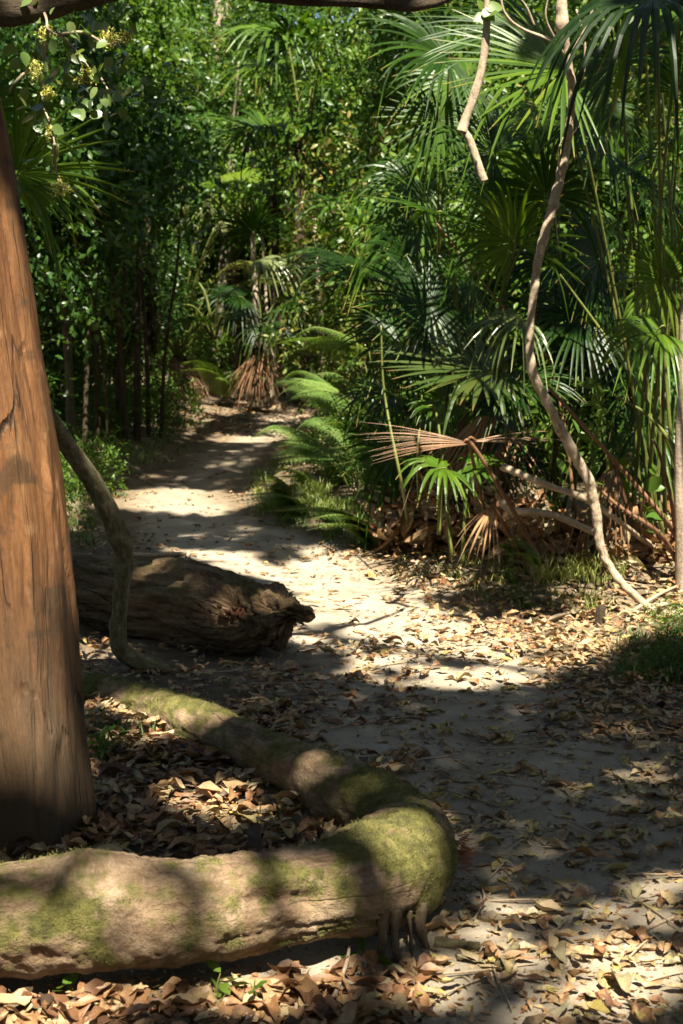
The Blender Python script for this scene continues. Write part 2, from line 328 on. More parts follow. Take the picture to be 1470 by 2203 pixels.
# ------------------------------------------------------------------ ground and path
PATH = np.array([gnd(u, v)[:2] for u, v in [(1090, 2600), (1100, 2203), (1090, 1950), (1050, 1700), (910, 1450), (740, 1300), (540, 1190), (410, 1110), (385, 1060), (470, 1000), (540, 950), (590, 910), (650, 888)]])
PATH = np.vstack([PATH, PATH[-1] + [1.4, 1.6], PATH[-1] + [4.5, 3]])
PC = spline(np.column_stack([PATH, np.zeros(len(PATH))]), 160)[:, :2]
def pdist(x, y):
    P = np.stack([np.ravel(x), np.ravel(y)], -1); out = np.full(len(P), 1e9)
    for k in range(0, len(P), 20000):
        out[k:k + 20000] = np.sqrt(((P[k:k + 20000, None] - PC[None]) ** 2).sum(-1)).min(1)
    return out.reshape(np.shape(x))
HW = .62
def height(x, y):
    x = np.asarray(x, float); y = np.asarray(y, float); d = pdist(x, y)
    far = smooth(y, 4.5, 9)
    z = (.015 + .05 * far) * fbm(xy0(x, y, .7)) * 2 + .016 * fbm(xy0(x, y, 4., 3)) * 2 + .007 * fbm(xy0(x, y, 12., 5)) * 2
    z = z + (.02 + .10 * far) * smooth(d, HW, HW + 1.2) - .015 * (1 - smooth(d, HW - .3, HW + .1))
    z = z + rise(y)
    for (u, v, a, s) in [(640, 1060, .16, .5), (250, 985, .14, .9), (1200, 1215, .07, .6), (760, 960, .15, 1.)]:
        g = gnd(u, v); z = z + a * np.exp(-((x - g[0]) ** 2 + (y - g[1]) ** 2) / (2 * s * s)) * smooth(d, HW * .8, HW + .3)
    return z
def hz(x, y): return float(height(np.array([x]), np.array([y]))[0])
def on(u, v, dz=0.):
    g = gnd(u, v)
    for _ in range(3): g = gnd(u, v, hz(g[0], g[1]) - float(rise(g[1])))
    g[2] += dz; return g
xs = np.concatenate([[-80, -50, -30, -20, -14, -10, -8], np.arange(-6.5, -3, .2), np.arange(-3, 3.4, .045), np.arange(3.4, 7, .2), [8, 10, 14, 20, 30, 50, 80]])
ys = np.concatenate([[-60, -30, -12, -5, -2, 0, 1, 1.8], np.arange(2.2, 9, .045), np.arange(9, 14, .08), np.arange(14, 30, .2), [32, 36, 42, 55, 80, 120]])
X, Y = np.meshgrid(xs, ys); Z = height(X, Y)
def grid_faces(ny, nx):
    i = np.arange(ny - 1)[:, None] * nx; j = np.arange(nx - 1)[None]
    return np.stack([i + j, i + j + 1, i + nx + j + 1, i + nx + j], -1).reshape(-1, 4)
mb = MB(); mb.add(np.stack([X, Y, Z], -1), grid_faces(len(ys), len(xs))); tag(mb.build('ground', M['soil']), kind='structure')
C = spline(np.column_stack([PATH, np.zeros(len(PATH))]), 620)[:, :2]
T2 = norm(np.gradient(C, axis=0)); N2 = np.stack([T2[:, 1], -T2[:, 0]], -1)
q = np.linspace(-1, 1, 31); Wd = (HW + .25 - .22 * smooth(C[:, 1], 8, 12)) * (1 + .12 * fbm(xy0(C[:, 0], C[:, 1], 1.1, 5)) * 2)
PX = C[:, None, 0] + N2[:, None, 0] * q[None] * Wd[:, None]; PY = C[:, None, 1] + N2[:, None, 1] * q[None] * Wd[:, None]
PZ = height(PX, PY) + .014 - .02 * np.abs(q[None]) ** 6
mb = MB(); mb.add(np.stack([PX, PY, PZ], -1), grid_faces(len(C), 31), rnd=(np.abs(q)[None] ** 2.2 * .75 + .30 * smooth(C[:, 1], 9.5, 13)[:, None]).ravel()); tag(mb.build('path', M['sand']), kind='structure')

# ------------------------------------------------------------------ sun and shade outlines that the unseen canopy leaves are cut to
def proj(p): p = np.asarray(p, float); return p[..., :2] - SUN[:2] / SUN[2] * p[..., 2:3]      # slide a point down its sun ray to z = 0
def poly(pts, z=0.): return np.array([proj(gnd(u, v, z)) for u, v in pts])
def polyat(pts): return np.array([proj(at(*p)) for p in pts])
def inside(P, Q):
    x, y = P[:, 0], P[:, 1]; c = np.zeros(len(P), bool); j = len(Q) - 1
    for i in range(len(Q)):
        a, b = Q[i], Q[j]
        c ^= ((a[1] > y) != (b[1] > y)) & (x < (b[0] - a[0]) * (y - a[1]) / (b[1] - a[1] + 1e-12) + a[0]); j = i
    return c
LITPOLY = [
    poly([(570, 1385), (650, 1270), (560, 1215), (700, 1185), (850, 1165), (1010, 1190), (1320, 1170), (1600, 1180), (1600, 1400), (1370, 1395), (1290, 1425), (1180, 1475), (1010, 1490), (820, 1478), (740, 1440), (700, 1400), (640, 1400)]),
    poly([(180, 1085), (240, 1055), (420, 1045), (590, 1060), (560, 1092), (420, 1108), (250, 1108)]),
    poly([(300, 1180), (560, 1190), (640, 1235), (420, 1222)]),
    poly([(440, 932), (620, 938), (640, 958), (470, 955)]),
    poly([(530, 884), (720, 884), (720, 907), (560, 912)]),
    poly([(-150, 1875), (250, 1845), (540, 1845), (540, 1990), (400, 2060), (60, 2100), (-150, 2110)], .2),
    poly([(520, 1930), (700, 1925), (790, 1960), (760, 2010), (600, 2030), (480, 2040)], .15), poly([(430, 1850), (640, 1830), (560, 1890), (450, 1900)], .25),
    poly([(700, 1765), (900, 1745), (975, 1830), (925, 1880), (850, 1905), (800, 1850), (730, 1830)], .22),
    poly([(-50, 2140), (260, 2150), (420, 2135), (560, 2125), (700, 2090), (750, 2105), (740, 2180), (560, 2225), (300, 2190), (-50, 2400)]),
    poly([(820, 2120), (880, 2125), (860, 2160), (800, 2160)]),
    # the orange trunk above its foot, the liana, the palm clump on the right
    polyat([(-80, 1560, 3.75), (100, 1640, 3.75), (190, 1500, 3.75), (150, 900, 3.75), (110, 500, 3.75), (60, 100, 3.75), (-150, 100, 3.75), (-120, 900, 3.75)]),
    polyat([(1170, 900, 7.1), (1330, 1250, 7.1), (1480, 1330, 7.1), (1400, 1100, 7.1), (1260, 560, 7.1), (1290, 100, 7.1), (1150, 100, 7.1), (1090, 600, 7.1)]),
    polyat([(780, 900, 7.9), (1200, 920, 7.9), (1480, 880, 7.9), (1480, 1190, 7.9), (830, 1190, 7.9)]),
    poly([(150, 1500), (300, 1470), (520, 1540), (480, 1570), (330, 1515)], .1),
    poly([(230, 1520), (340, 1520), (420, 1610), (330, 1640), (230, 1580)]),
    poly([(330, 1700), (540, 1700), (600, 1760), (480, 1790), (350, 1740)]),
]
SHADE = [polyat([(470, 690, 20.7), (650, 690, 20.7), (650, 880, 20.7), (470, 880, 20.7)]), polyat([(1040, 150, 13), (1500, 150, 13), (1500, 900, 13), (1090, 900, 13)]), polyat([(1080, 250, 16.5), (1500, 250, 16.5), (1500, 900, 16.5), (1120, 900, 16.5)]), polyat([(1170, -150, 5.9), (1500, -150, 5.9), (1500, 330, 5.9), (1170, 330, 5.9)]), poly([(290, 952), (640, 952), (700, 1000), (580, 1036), (300, 1040), (150, 1060)]), poly([(150, 1122), (600, 1112), (700, 1150), (560, 1180), (200, 1180)]), polyat([(180, 480, 15.5), (400, 480, 15.5), (370, 930, 15.5), (180, 930, 15.5)]), polyat([(-60, -90, 5), (60, -90, 5), (160, -40, 5), (980, -60, 5), (980, 50, 5), (500, 25, 5), (200, 30, 5), (130, 60, 5), (-60, 70, 5)]), polyat([(185, 480, 14.5), (370, 480, 14.5), (370, 930, 14.5), (185, 930, 14.5)]), polyat([(1310, -60, 6.5), (1500, -60, 6.5), (1500, 420, 6.5), (1330, 400, 6.5)])]
LITPOLY += [polyat([(120, 930, 5.5), (210, 990, 5.6), (290, 1170, 5.8), (230, 1180, 5.8)]), polyat([(300, 380, 21.5), (540, 380, 21.5), (540, 780, 21.5), (300, 780, 21.5)]), polyat([(440, 480, 18.8), (700, 480, 18.8), (700, 660, 18.8), (440, 660, 18.8)]), polyat([(-20, -40, 5), (300, -40, 5), (310, 300, 5), (170, 440, 5), (20, 420, 5)]), polyat([(0, 150, 7), (130, 150, 7), (150, 470, 7), (20, 480, 7)]),
    polyat([(560, 690, 11.5), (800, 600, 11.5), (830, 800, 11.5), (720, 1010, 11.5), (590, 900, 11.5)]), polyat([(560, 1000, 11.8), (690, 990, 11.8), (700, 1090, 11.8), (540, 1100, 11.8)]),
    polyat([(400, 440, 20.5), (680, 440, 20.5), (680, 680, 20.5), (400, 680, 20.5)]), polyat([(600, 120, 15), (1000, 120, 15), (1000, 620, 15), (680, 620, 15)]), polyat([(400, 780, 22), (560, 780, 22), (540, 860, 22), (420, 860, 22)]),
    polyat([(300, 1205, 6.7), (470, 1215, 6.7), (450, 1290, 6.6), (330, 1280, 6.7)]), polyat([(460, 1250, 6.4), (580, 1260, 6.3), (640, 1310, 6.25), (520, 1350, 6.3), (460, 1320, 6.3)]), polyat([(610, 1040, 9.4), (840, 1040, 9.2), (840, 1190, 9.2), (640, 1190, 9.2)])]
DR_ = np.random.default_rng(5)
DAP = [gnd(u, v)[:2].tolist() + [r] for u, v, r in [(DR_.uniform(880, 1480), 1500 + 690 * DR_.beta(2.2, 1.1), DR_.uniform(.04, .11)) for _ in range(48)] + [
    (1040, 1895, .05), (1100, 1885, .04), (1070, 1930, .05), (1130, 1955, .09), (1190, 1980, .07), (1090, 1990, .06), (1300, 1965, .09), (1420, 1940, .1), (1350, 2040, .13), (1290, 2090, .12),
    (1440, 2080, .08), (1100, 2010, .06), (1200, 2150, .1), (1110, 2180, .08), (960, 2090, .09), (1000, 2010, .06), (1395, 1675, .10), (1340, 1668, .07), (1245, 1690, .05), (1180, 2060, .05), (1380, 2150, .07),
    (1440, 1990, .06), (1250, 1905, .05), (1050, 2060, .06), (930, 2150, .08), (1310, 2180, .07), (680, 1455, .10), (760, 1500, .08), (560, 1520, .08), (900, 1520, .07), (640, 1830, .06), (520, 1500, .06),
    (440, 1310, .12), (350, 1330, .08), (480, 1020, .2), (600, 1000, .2)]]
def sun_mask(P):
    """share of sunlight the canopy lets through, for points of the ground plane"""
    wob = np.stack([fbm(xy0(P[:, 0], P[:, 1], 2.6, 9)), fbm(xy0(P[:, 0], P[:, 1], 2.6, 31))], -1) * .17 + np.stack([fbm(xy0(P[:, 0], P[:, 1], 9, 19)), fbm(xy0(P[:, 0], P[:, 1], 9, 61))], -1) * .12
    Q = P + wob; Q2 = P + wob * .3
    lit = np.zeros(len(P))
    n = fbm(xy0(P[:, 0], P[:, 1], .75, 2)) + .5 * fbm(xy0(P[:, 0], P[:, 1], 2.4, 4))
    d = pdist(P[:, 0], P[:, 1])
    wild = (P[:, 1] > 10) | ((P[:, 1] > 8.6) & (P[:, 0] > .1))
    lit = np.where(wild & (d > HW * 1.3) & (n > np.where((P[:, 0] > .2) & (P[:, 1] < 14), .20, -.36)), 1., lit)
    lit = np.where(wild & (d <= HW * 1.3) & (fbm(xy0(P[:, 0], P[:, 1], 3.5, 14), 3) > .40), 1., lit)
    lit = np.where(~wild & (fbm(xy0(P[:, 0], P[:, 1], 7.5, 14), 3) > .41), 1., lit)
    for L in LITPOLY: lit = np.where(inside(Q2 if L[:, 1].max() < 5.4 else Q, L), 1., lit)
    for x, y, r in DAP: lit = np.where((Q2[:, 0] - x) ** 2 + (Q2[:, 1] - y) ** 2 < (r * .48 + .020) ** 2, 1., lit)
    # blotches of shade inside the lit patch on the near log
    g = np.zeros(len(P), bool)
    for L in SHADE: g |= inside(Q, L)
    for u, v, r in [(250, 1975, .03), (420, 1925, .03), (20, 1930, .045), (130, 1925, .03), (370, 1905, .035), (385, 1985, .035), (225, 1890, .03)]:
        c = proj(gnd(u, v, .25)); g |= ((Q2[:, 0] - c[0]) ** 2 + (Q2[:, 1] - c[1]) ** 2 < r * r)
    for u, v, r in [(860, 1440, .12), (980, 1430, .1), (800, 1400, .1), (700, 1345, .05), (1180, 1420, .06)]:
        c = gnd(u, v); g |= ((Q[:, 0] - c[0]) ** 2 + (Q[:, 1] - c[1]) ** 2 < r * r) & (n > -.3)
    return np.where(g, 0., lit)

# ------------------------------------------------------------------ trees in the picture; out-of-view crowns added and shaped to cast shade
def twig_leaves(mb, base, tdir, tlen, k, T, size, rnd_shift=0., mat=0, up=.6, gravity=.35, szvar=.35, keep=None):
    """k leaves along each of the twigs"""
    n = len(base); s = np.linspace(.15, 1, k)[None, :] + RNG.uniform(-.06, .06, (n, k))
    pos = base[:, None] + tdir[:, None] * (s * tlen[:, None])[..., None]
    pos[..., 2] -= gravity * .3 * (s ** 2) * tlen[:, None]
    sidev = norm(np.cross(tdir, rdir(n)))[:, None] * np.where(np.arange(k) % 2, 1, -1)[None, :, None]
    d = norm(tdir[:, None] * .6 + sidev * .9 + RNG.normal(size=(n, k, 3)) * .35 + np.array([0, 0, -gravity]))
    nn = norm(RNG.normal(size=(n, k, 3)) * .75 + np.array([0, 0, up]))
    sz = size * RNG.uniform(1 - szvar, 1 + szvar, (n, k))
    rv = np.clip(RNG.normal(.45, .2, (n, k)) + RNG.normal(0, .12, (n, 1)) + rnd_shift, 0, 1)
    pos, d, nn, sz, rv = pos.reshape(-1, 3), d.reshape(-1, 3), nn.reshape(-1, 3), sz.ravel(), rv.ravel()
    if keep is not None:
        kq = keep(pos + d * (sz * .5)[:, None]); pos, d, nn, sz, rv = pos[kq], d[kq], nn[kq], sz[kq], rv[kq]
    mb.inst(T, pos, basis(d, nn, sz), rv, mat)
TREES = []   # (root, trunk top, part names) filled by the trees, shade-casting leaves dealt out as crowns by nearness
def canopy():
    area = [(-8, 9, -1, 9.5, 5.0), (-4, 4.5, 1, 9.8, 6.0), (-8, 9, 9.5, 36, 3.2), (-4, 1.2, 9.5, 20, 3.5)]
    P = []
    for x0, x1, y0, y1, lai in area:
        n = int((x1 - x0) * (y1 - y0) * lai / (.0085 * 9)); P.append(np.stack([RNG.uniform(x0, x1, n), RNG.uniform(y0, y1, n)], -1))
    g = np.concatenate(P); z = RNG.uniform(8.6, 12.5, len(g)) + 1.0 * fbm(xy0(g[:, 0], g[:, 1], .4, 8))
    base = np.column_stack([g, np.zeros(len(g))]) + SUN[None] / SUN[2] * z[:, None]
    td = rdir(len(g)) * [1, 1, .4]; td = norm(td); tl = RNG.uniform(.25, .5, len(g))
    tops = np.array([t[1][:2] for t in TREES]); own = ((base[:, None, :2] - tops[None]) ** 2).sum(-1).argmin(1)
    def keep(p): return RNG.uniform(size=len(p)) > sun_mask(proj(p))
    for k, (root, top, lb) in enumerate(TREES):
        q = own == k; mb = MB(); twig_leaves(mb, base[q], td[q], tl[q], 9, DIAMOND, .19, keep=keep, up=1.2, gravity=.15)
        mb.build('crown', M['leafcanopy'], root, org=root.location)  # unseen leaf layer, cut leaf by leaf to throw sun patches and shade
        mb = MB(); B = base[q]
        for j in range(7):                                    # limbs reaching into the crown
            e = B[RNG.integers(len(B))]; mid = np.array(top) * .45 + e * .55 + [0, 0, RNG.uniform(-.2, .5)]
            if sun_mask(proj((mid[None]))).max() > .5 and j > 3: continue
            tube(mb, [top, np.array(top) * .75 + mid * .25 + [0, 0, .4], mid, e], [.075, .06, .04, .015], 7)
        mb.build('limb', M[lb], root, org=root.location)

# big smooth orange trunk at the left
def cyl(): pass
b0 = on(40, 1815); b0[1] = 4.0
root = empty('smooth_bark_tree', b0, 'thick smooth orange-barked tree trunk beside the near mossy log, dark at its foot', 'tree')
mb = MB()
tp = [at(44, 1990, 4.0), at(42, 1850, 4.0), at(38, 1700, 4.0), at(20, 1450, 4.0), at(-2, 1150, 4.0), at(-38, 850, 4.0), at(-80, 550, 4.0), at(-130, 250, 4.0), at(-195, -50, 4.0), at(-310, -600, 4.0), np.array([-2.1, 4.2, 8.3])]
tr = [.225, .202, .192, .188, .186, .18, .174, .168, .163, .15, .11]
def trunk_disp(Cc, N, tc, L, a):
    th = np.arctan2(tc[..., 1], tc[..., 0]); l = tc[..., 2]
    flute = .006 * np.sin(5 * th + .8 * l) + .004 * np.sin(9 * th - 1.3 * l)
    flare = np.exp(-np.maximum(l - .15, 0) / .22) * (.02 + .03 * np.sin(6 * th + 1) + .01 * np.sin(11 * th))
    cut = 0
    for k in range(12):
        tk = -3.14 + k * .53 + .22 * vn(np.stack([l * 1.3, l * 0 + k * 7.7, l * 0], -1)) + .05 * vn(np.stack([l * 7, l * 0 + k * 3.3, l * 0], -1))
        dd = (th - tk + math.pi) % (2 * math.pi) - math.pi; on_ = np.clip(vn(np.stack([l * 1.7, l * 0 + k * 5.1, l * 0 + 4], -1)) * 2.2 + .5, 0, 1)
        cut = cut - .014 * on_ * np.exp(-(dd / .028) ** 2) + .006 * on_ * np.exp(-((dd - .07) / .05) ** 2)
    for (tk, lk, h_, w1, w2) in [(-1.6, 1.15, .012, .10, .05), (-1.2, .75, -.01, .07, .04), (-1.9, 1.75, .010, .12, .04), (-1.35, 2.1, -.008, .08, .05), (-1.0, 1.4, .012, .07, .05), (1.6, 1.2, .012, .1, .05), (.4, .9, .012, .1, .06), (.2, 1.6, -.008, .08, .05), (-.4, 1.3, .01, .09, .05), (-.7, .6, .012, .1, .05)]:
        dd = (th - tk + math.pi) % (2 * math.pi) - math.pi; cut = cut + h_ * np.exp(-(dd / w1) ** 2 - ((l - lk) / w2) ** 2)
    return cut + flute + flare + .003 * fbm(np.stack([np.cos(th) * 9, np.sin(th) * 9, l * 5], -1)) * 2 + .008 * fbm(np.stack([np.cos(th) * 3, np.sin(th) * 3, l * 1.5], -1)) * 2
tube(mb, tp, tr, 180, 420, disp=trunk_disp)
mb.build('trunk', M['smoothbark'], root, org=b0)
TREES.append((root, tp[-1], 'smoothbark'))
# dark limb that sweeps across the top edge of the picture, from this tree
mb = MB(); lp = [at(-330, -60, 4.6), at(-150, 5, 4.8), at(0, 22, 4.9), at(95, 16, 5.0), at(160, 0, 5.0), at(260, -22, 5.05), at(400, -45, 5.1), at(520, -22, 5.15), at(640, -6, 5.2), at(780, 0, 5.25), at(900, 10, 5.35), at(1000, -30, 5.5), at(1100, -140, 5.7)]
tube(mb, lp, [.07, .062, .054, .044, .036, .034, .032, .03, .028, .026, .022, .016, .01], 16, 120, amp=.14, fr=12)
mb.build('low_limb', M['darkbark'], root, org=b0)

# slender pale trunk, left
b1 = on(155, 945)
root = empty('slender_tree', b1, 'slender grey-green trunk rising behind the big orange trunk at the path edge', 'tree')
mb = MB(); Y1 = b1[1]
tp = [b1 - [0, 0, .1], at(152, 900, Y1), at(148, 780, Y1), at(138, 640, Y1), at(122, 520, Y1), at(104, 430, Y1), at(95, 330, Y1), at(70, 100, Y1), at(30, -300, Y1), np.array([-3.6, Y1 + .3, 9])]
tube(mb, tp, [.065, .05, .045, .043, .041, .04, .039, .036, .034, .03], 14, 90, amp=.06, fr=6); mb.build('trunk', M['greybark'], root, org=b1)
TREES.append((root, tp[-1], 'greybark'))
# tree on the right edge of the picture
b2 = on(1478, 1275)
root = empty('edge_tree', b2, 'mottled pale trunk at the far right, standing where the long liana reaches the ground', 'tree')
mb = MB(); Y2 = b2[1]
tp = [b2 - [0, 0, .1], at(1476, 1200, Y2), at(1472, 1000, Y2), at(1476, 850, Y2), at(1482, 700, Y2), at(1500, 500, Y2), at(1530, 200, Y2), at(1560, -300, Y2), np.array([2.6, Y2, 8.6])]
tube(mb, tp, [.07, .056, .05, .05, .048, .046, .044, .042, .035], 16, 110, amp=.10, fr=7); mb.build('trunk', M['palebark'], root, org=b2)
TREES.append((root, tp[-1], 'palebark'))
# far pale trunk, top
b3 = np.array([at(505, 700, 27)[0], 27, 0.]); b3[2] = hz(b3[0], b3[1])
root = empty('pale_far_tree', b3, 'far pale-trunked tree seen through the leaves under the dark limb', 'tree')
mb = MB(); tp = [b3 - [0, 0, .1], at(505, 650, 27), at(495, 350, 27), at(480, 180, 27), at(478, 60, 27), at(480, -100, 27), np.array([at(480, 0, 27)[0], 27, 10.5])]
tube(mb, tp, [.26, .22, .2, .18, .17, .16, .13], 18, 80, amp=.05, fr=4); mb.build('trunk', M['palebark'], root, org=b3)
TREES.append((root, tp[-1], 'palebark'))
canopy()

# ------------------------------------------------------------------ near mossy log, bent like a hairpin
root = empty('mossy_log', on(300, 2060), 'mossy curved log bent back on itself across the near ground', 'log'); org = np.array(root.location)
pts = [(-330, 1995, 2.98, .125), (-150, 1992, 2.99, .126), (0, 1985, 3.0, .126), (250, 1968, 3.05, .126), (420, 1952, 3.09, .122), (560, 1934, 3.15, .120), (700, 1912, 3.22, .122), (800, 1894, 3.32, .128), (862, 1868, 3.47, .132), (884, 1826, 3.66, .124),
       (852, 1766, 3.9, .108), (785, 1718, 4.07, .098), (695, 1682, 4.25, .093), (560, 1620, 4.6, .088), (400, 1548, 5.04, .076), (260, 1503, 5.4, .07), (180, 1490, 5.54, .06), (60, 1485, 5.7, .05)]
P = [at(u, v, y) for u, v, y, r in pts]
def log_disp(Cc, N, tc, L, a):
    V = Cc[:, None] + N * .12
    big = .016 * fbm(V * 3.2 + 5) * 2; mid = .008 * fbm(V * 16, 3) * 2; fine = .003 * fbm(V * 70, 3) * 2
    groove = -.010 * np.exp(-((tc[..., 2] - 1.35) / .5) ** 2) * (np.abs(fbm(tc * [14, 14, 1.2])) < .05)
    return big + mid + fine + groove
bum = [(at(745, 1775, 3.45), .03, .07), (at(850, 1780, 3.55), .012, .06), (at(180, 1850, 3.0), .008, .05), (at(560, 1925, 3.02), -.02, .03), (at(640, 1925, 3.08), -.022, .03)]
for line, h_, s_ in [([(690, 1800, 3.42), (745, 1772, 3.48), (800, 1762, 3.55), (850, 1765, 3.6)], .016, .028), ([(790, 1758, 3.62), (840, 1742, 3.7), (900, 1748, 3.74)], .018, .026), ([(800, 1812, 3.4), (850, 1795, 3.46), (905, 1800, 3.52), (935, 1835, 3.5)], .018, .03),
                     ([(560, 1905, 3.08), (640, 1896, 3.12), (720, 1880, 3.17), (790, 1860, 3.24)], .014, .028), ([(540, 1938, 3.04), (620, 1932, 3.08), (700, 1922, 3.13)], -.018, .016), ([(150, 1850, 3.02), (200, 1838, 3.04), (280, 1842, 3.05)], .012, .03), ([(815, 1900, 3.28), (818, 1945, 3.25), (820, 1990, 3.25)], .014, .02), ([(905, 1890, 3.4), (925, 1940, 3.4)], .014, .03)]:
    sp_ = spline(np.array([at(*q_) for q_ in line]), 13); gap_ = np.linalg.norm(np.diff(sp_, axis=0), axis=1).mean()
    for c_ in sp_: bum.append((c_, h_ * 1.25 * min(1, gap_ / (s_ * 2.5)), s_))
mb = MB(); Cl, rl = tube(mb, P, [p[3] for p in pts], 110, 620, disp=log_disp, bumps=bum)
logmesh = mb.build('trunk', M['mosslog'], root, org=org)
# fuzz of moss where the moss grows
me = logmesh.data; nv = len(me.vertices); co = np.empty(nv * 3, np.float32); me.vertices.foreach_get('co', co); no = np.empty(nv * 3, np.float32); me.vertices.foreach_get('normal', no)
co = co.reshape(-1, 3) + org; no = no.reshape(-1, 3)
m_ = np.clip(.62 + .9 * fbm(co * 4.2 + 9.5) + .7 * fbm(co * 13 + 8) + .4 * fbm(co * 45) + .14 * no[:, 2] - .3 * smooth(-no[:, 2], .25, .7), 0, 1)
me.attributes['rnd'].data.foreach_set('value', m_.astype(np.float32))
w_ = (m_ > .58) & (no[:, 2] > -.35); idx = np.where(w_)[0]; idx = RNG.choice(idx, 70000)
bp = co[idx] + RNG.normal(size=(len(idx), 3)) * .004; bn = norm(no[idx] + RNG.normal(size=(len(idx), 3)) * .55)
BLADE = (np.array([(0, -.14, 0), (0, .14, 0), (1, 0, 0)], float), [np.array([(0, 1, 2)])])
mb = MB(); mb.inst(BLADE, bp - bn * .002, basis(bn, rdir(len(idx)), RNG.uniform(.003, .0075, len(idx))), RNG.uniform(0, 1, len(idx)))
tag(mb.build('moss', M['moss'], root, org=org), kind='stuff')
# hanging roots under the bend, one mesh each
for (u, v, y), (u2, v2), r in [((822, 1950, 3.20), (812, 2070), .017), ((848, 1955, 3.22), (860, 2080), .014), ((905, 1945, 3.32), (930, 2055), .015), ((880, 1960, 3.27), (885, 2070), .006)]:
    e = on(u2, v2, -.02); s = at(u, v, y); mb = MB(); tube(mb, [s, s * .5 + e * .5 + [RNG.uniform(-.01, .01), -.012, 0], e], [r * 1.25, r * .7, r * .5], 12, 40, amp=.3, fr=40); mb.build('root', M['root'], root, org=org)
mb = MB(); c = at(990, 1835, 3.62)
n = 170; bpz = c + RNG.normal(size=(n, 3)) * [.012, .022, .03]; dr = norm(rdir(n) * .6 + [1, -.3, -.1])
mb.inst(BLADE, bpz, basis(dr, rdir(n), RNG.uniform(.02, .045, n)) * np.array([1, .35, 1])[None, None], RNG.uniform(0, 1, n)); mb.build('bark_fibre', M['fibre'], root, org=org)

# ------------------------------------------------------------------ rotten broken log
root = empty('broken_log', on(420, 1390), 'rotten dark log with a jagged broken end reaching over the sandy path', 'log'); org = np.array(root.location)
mb = MB(); n, seg = 260, 96
prof = [(-60, 1192, 1320, 7.5, .17), (150, 1194, 1338, 7.15, .19), (250, 1203, 1366, 6.95, .21), (330, 1212, 1390, 6.8, .22), (400, 1210, 1404, 6.66, .22), (470, 1226, 1412, 6.53, .22), (525, 1254, 1414, 6.43, .20), (562, 1258, 1408, 6.37, .17), (600, 1272, 1376, 6.31, .13), (635, 1296, 1348, 6.26, .09), (652, 1310, 1332, 6.23, .05)]
hv = np.array([(b_ - t_) / 2 / (HH / TF / y_) for u_, t_, b_, y_, d_ in prof])
D_ = spline(np.array([np.concatenate([at(u_, (t_ + b_) / 2, y_), [hv[k_], d_, 0]]) for k_, (u_, t_, b_, y_, d_) in enumerate(prof)]), n); ax = D_[:, :3]; rv_, rd_ = D_[:, 3], D_[:, 4]; rad = (rv_ + rd_) / 2
T, U, Wv = frames(ax); a = np.linspace(0, 2 * math.pi, seg, endpoint=False)
N = np.cos(a)[None, :, None] * U[:, None] + np.sin(a)[None, :, None] * Wv[:, None]
L = np.concatenate([[0], np.cumsum(np.linalg.norm(np.diff(ax, axis=0), axis=1))])
tc = np.stack([np.cos(a)[None] * rad[:, None], np.sin(a)[None] * rad[:, None], np.repeat(L[:, None], seg, 1)], -1)
V0 = ax[:, None] + N * rad[:, None, None]
rr = 1 / np.sqrt((N[..., 2] / rv_[:, None]) ** 2 + (1 - N[..., 2] ** 2) / rd_[:, None] ** 2) * (1 + .17 * fbm(tc * [9, 9, 1.4] + 2) * 2) - .02 * (np.abs(vn(tc * [26, 26, 1.6])) < .10) + .018 * fbm(tc * [30, 30, 3.] + 7) * 2 + .006 * fbm(tc * [90, 90, 14.]) * 2
V = ax[:, None] + N * rr[..., None]
# jagged end: the upper right lip reaches on, the lower half stops short
t = smooth(np.linspace(0, 1, n), .8, 1)[:, None]; upz = N[..., 2]
jag = .05 * fbm(np.stack([np.cos(a) * 2.2, np.sin(a) * 2.2, a * 0], -1) + 4)[None] * 2 + .0 * upz + .035 * fbm(np.stack([np.cos(a) * 9, np.sin(a) * 9, a * 0], -1))
V = V + T[:, None] * (t * jag)[..., None]
# a soft hollow of red rot near the end
hc = at(497, 1310, 6.30); g = np.exp(-((V - hc) ** 2).sum(-1) / (2 * .05 ** 2)); V = V - N * (.10 * g)[..., None]
V = V + N * (.034 * fbm(V * 13 + 3) * 2 * smooth(np.linspace(0, 1, n), .45, .8)[:, None] * (N[..., 2] > -2))[..., None]
i = np.arange(n - 1)[:, None] * seg; j = np.arange(seg)[None]; j2 = (j + 1) % seg
F = np.stack([i + j, i + j2, i + seg + j2, i + seg + j], -1).reshape(-1, 4)
Vf = V.reshape(-1, 3); tcf = tc.reshape(-1, 3); endc = []
ring = V[-1]; cen = ring.mean(0) - T[-1] * .03                       # hollowed end grain
K = 10; base_i = len(Vf); caps = []
for k in range(1, K):
    f = k / K; r2 = ring * (1 - f) + cen * f; r2 = r2 + T[-1] * (.02 * fbm(r2 * 25) * 2)[:, None] - T[-1] * (.02 * math.sin(f * 3)); caps.append(r2)
Vf = np.vstack([Vf] + caps + [cen[None]]); tcf = np.vstack([tcf] + [c_ for c_ in caps] + [cen[None]])
prev = (n - 1) * seg; Fc = []
for k in range(1, K):
    cur = base_i + (k - 1) * seg; q = np.arange(seg); Fc.append(np.stack([prev + q, prev + (q + 1) % seg, cur + (q + 1) % seg, cur + q], -1)); prev = cur
q = np.arange(seg); tri = np.stack([prev + q, prev + (q + 1) % seg, np.full(seg, len(Vf) - 1)], -1)
mb.add(Vf, [F, np.concatenate(Fc), tri], 0, .5, tcf)
mb.build('log_body', M['rotlog'], root, org=org)
mb = MB(); n = 70; pr = hc + rdir(n) * RNG.uniform(0, .075, (n, 1)) * [1.5, .4, .5] + [0, -.02, -.02]
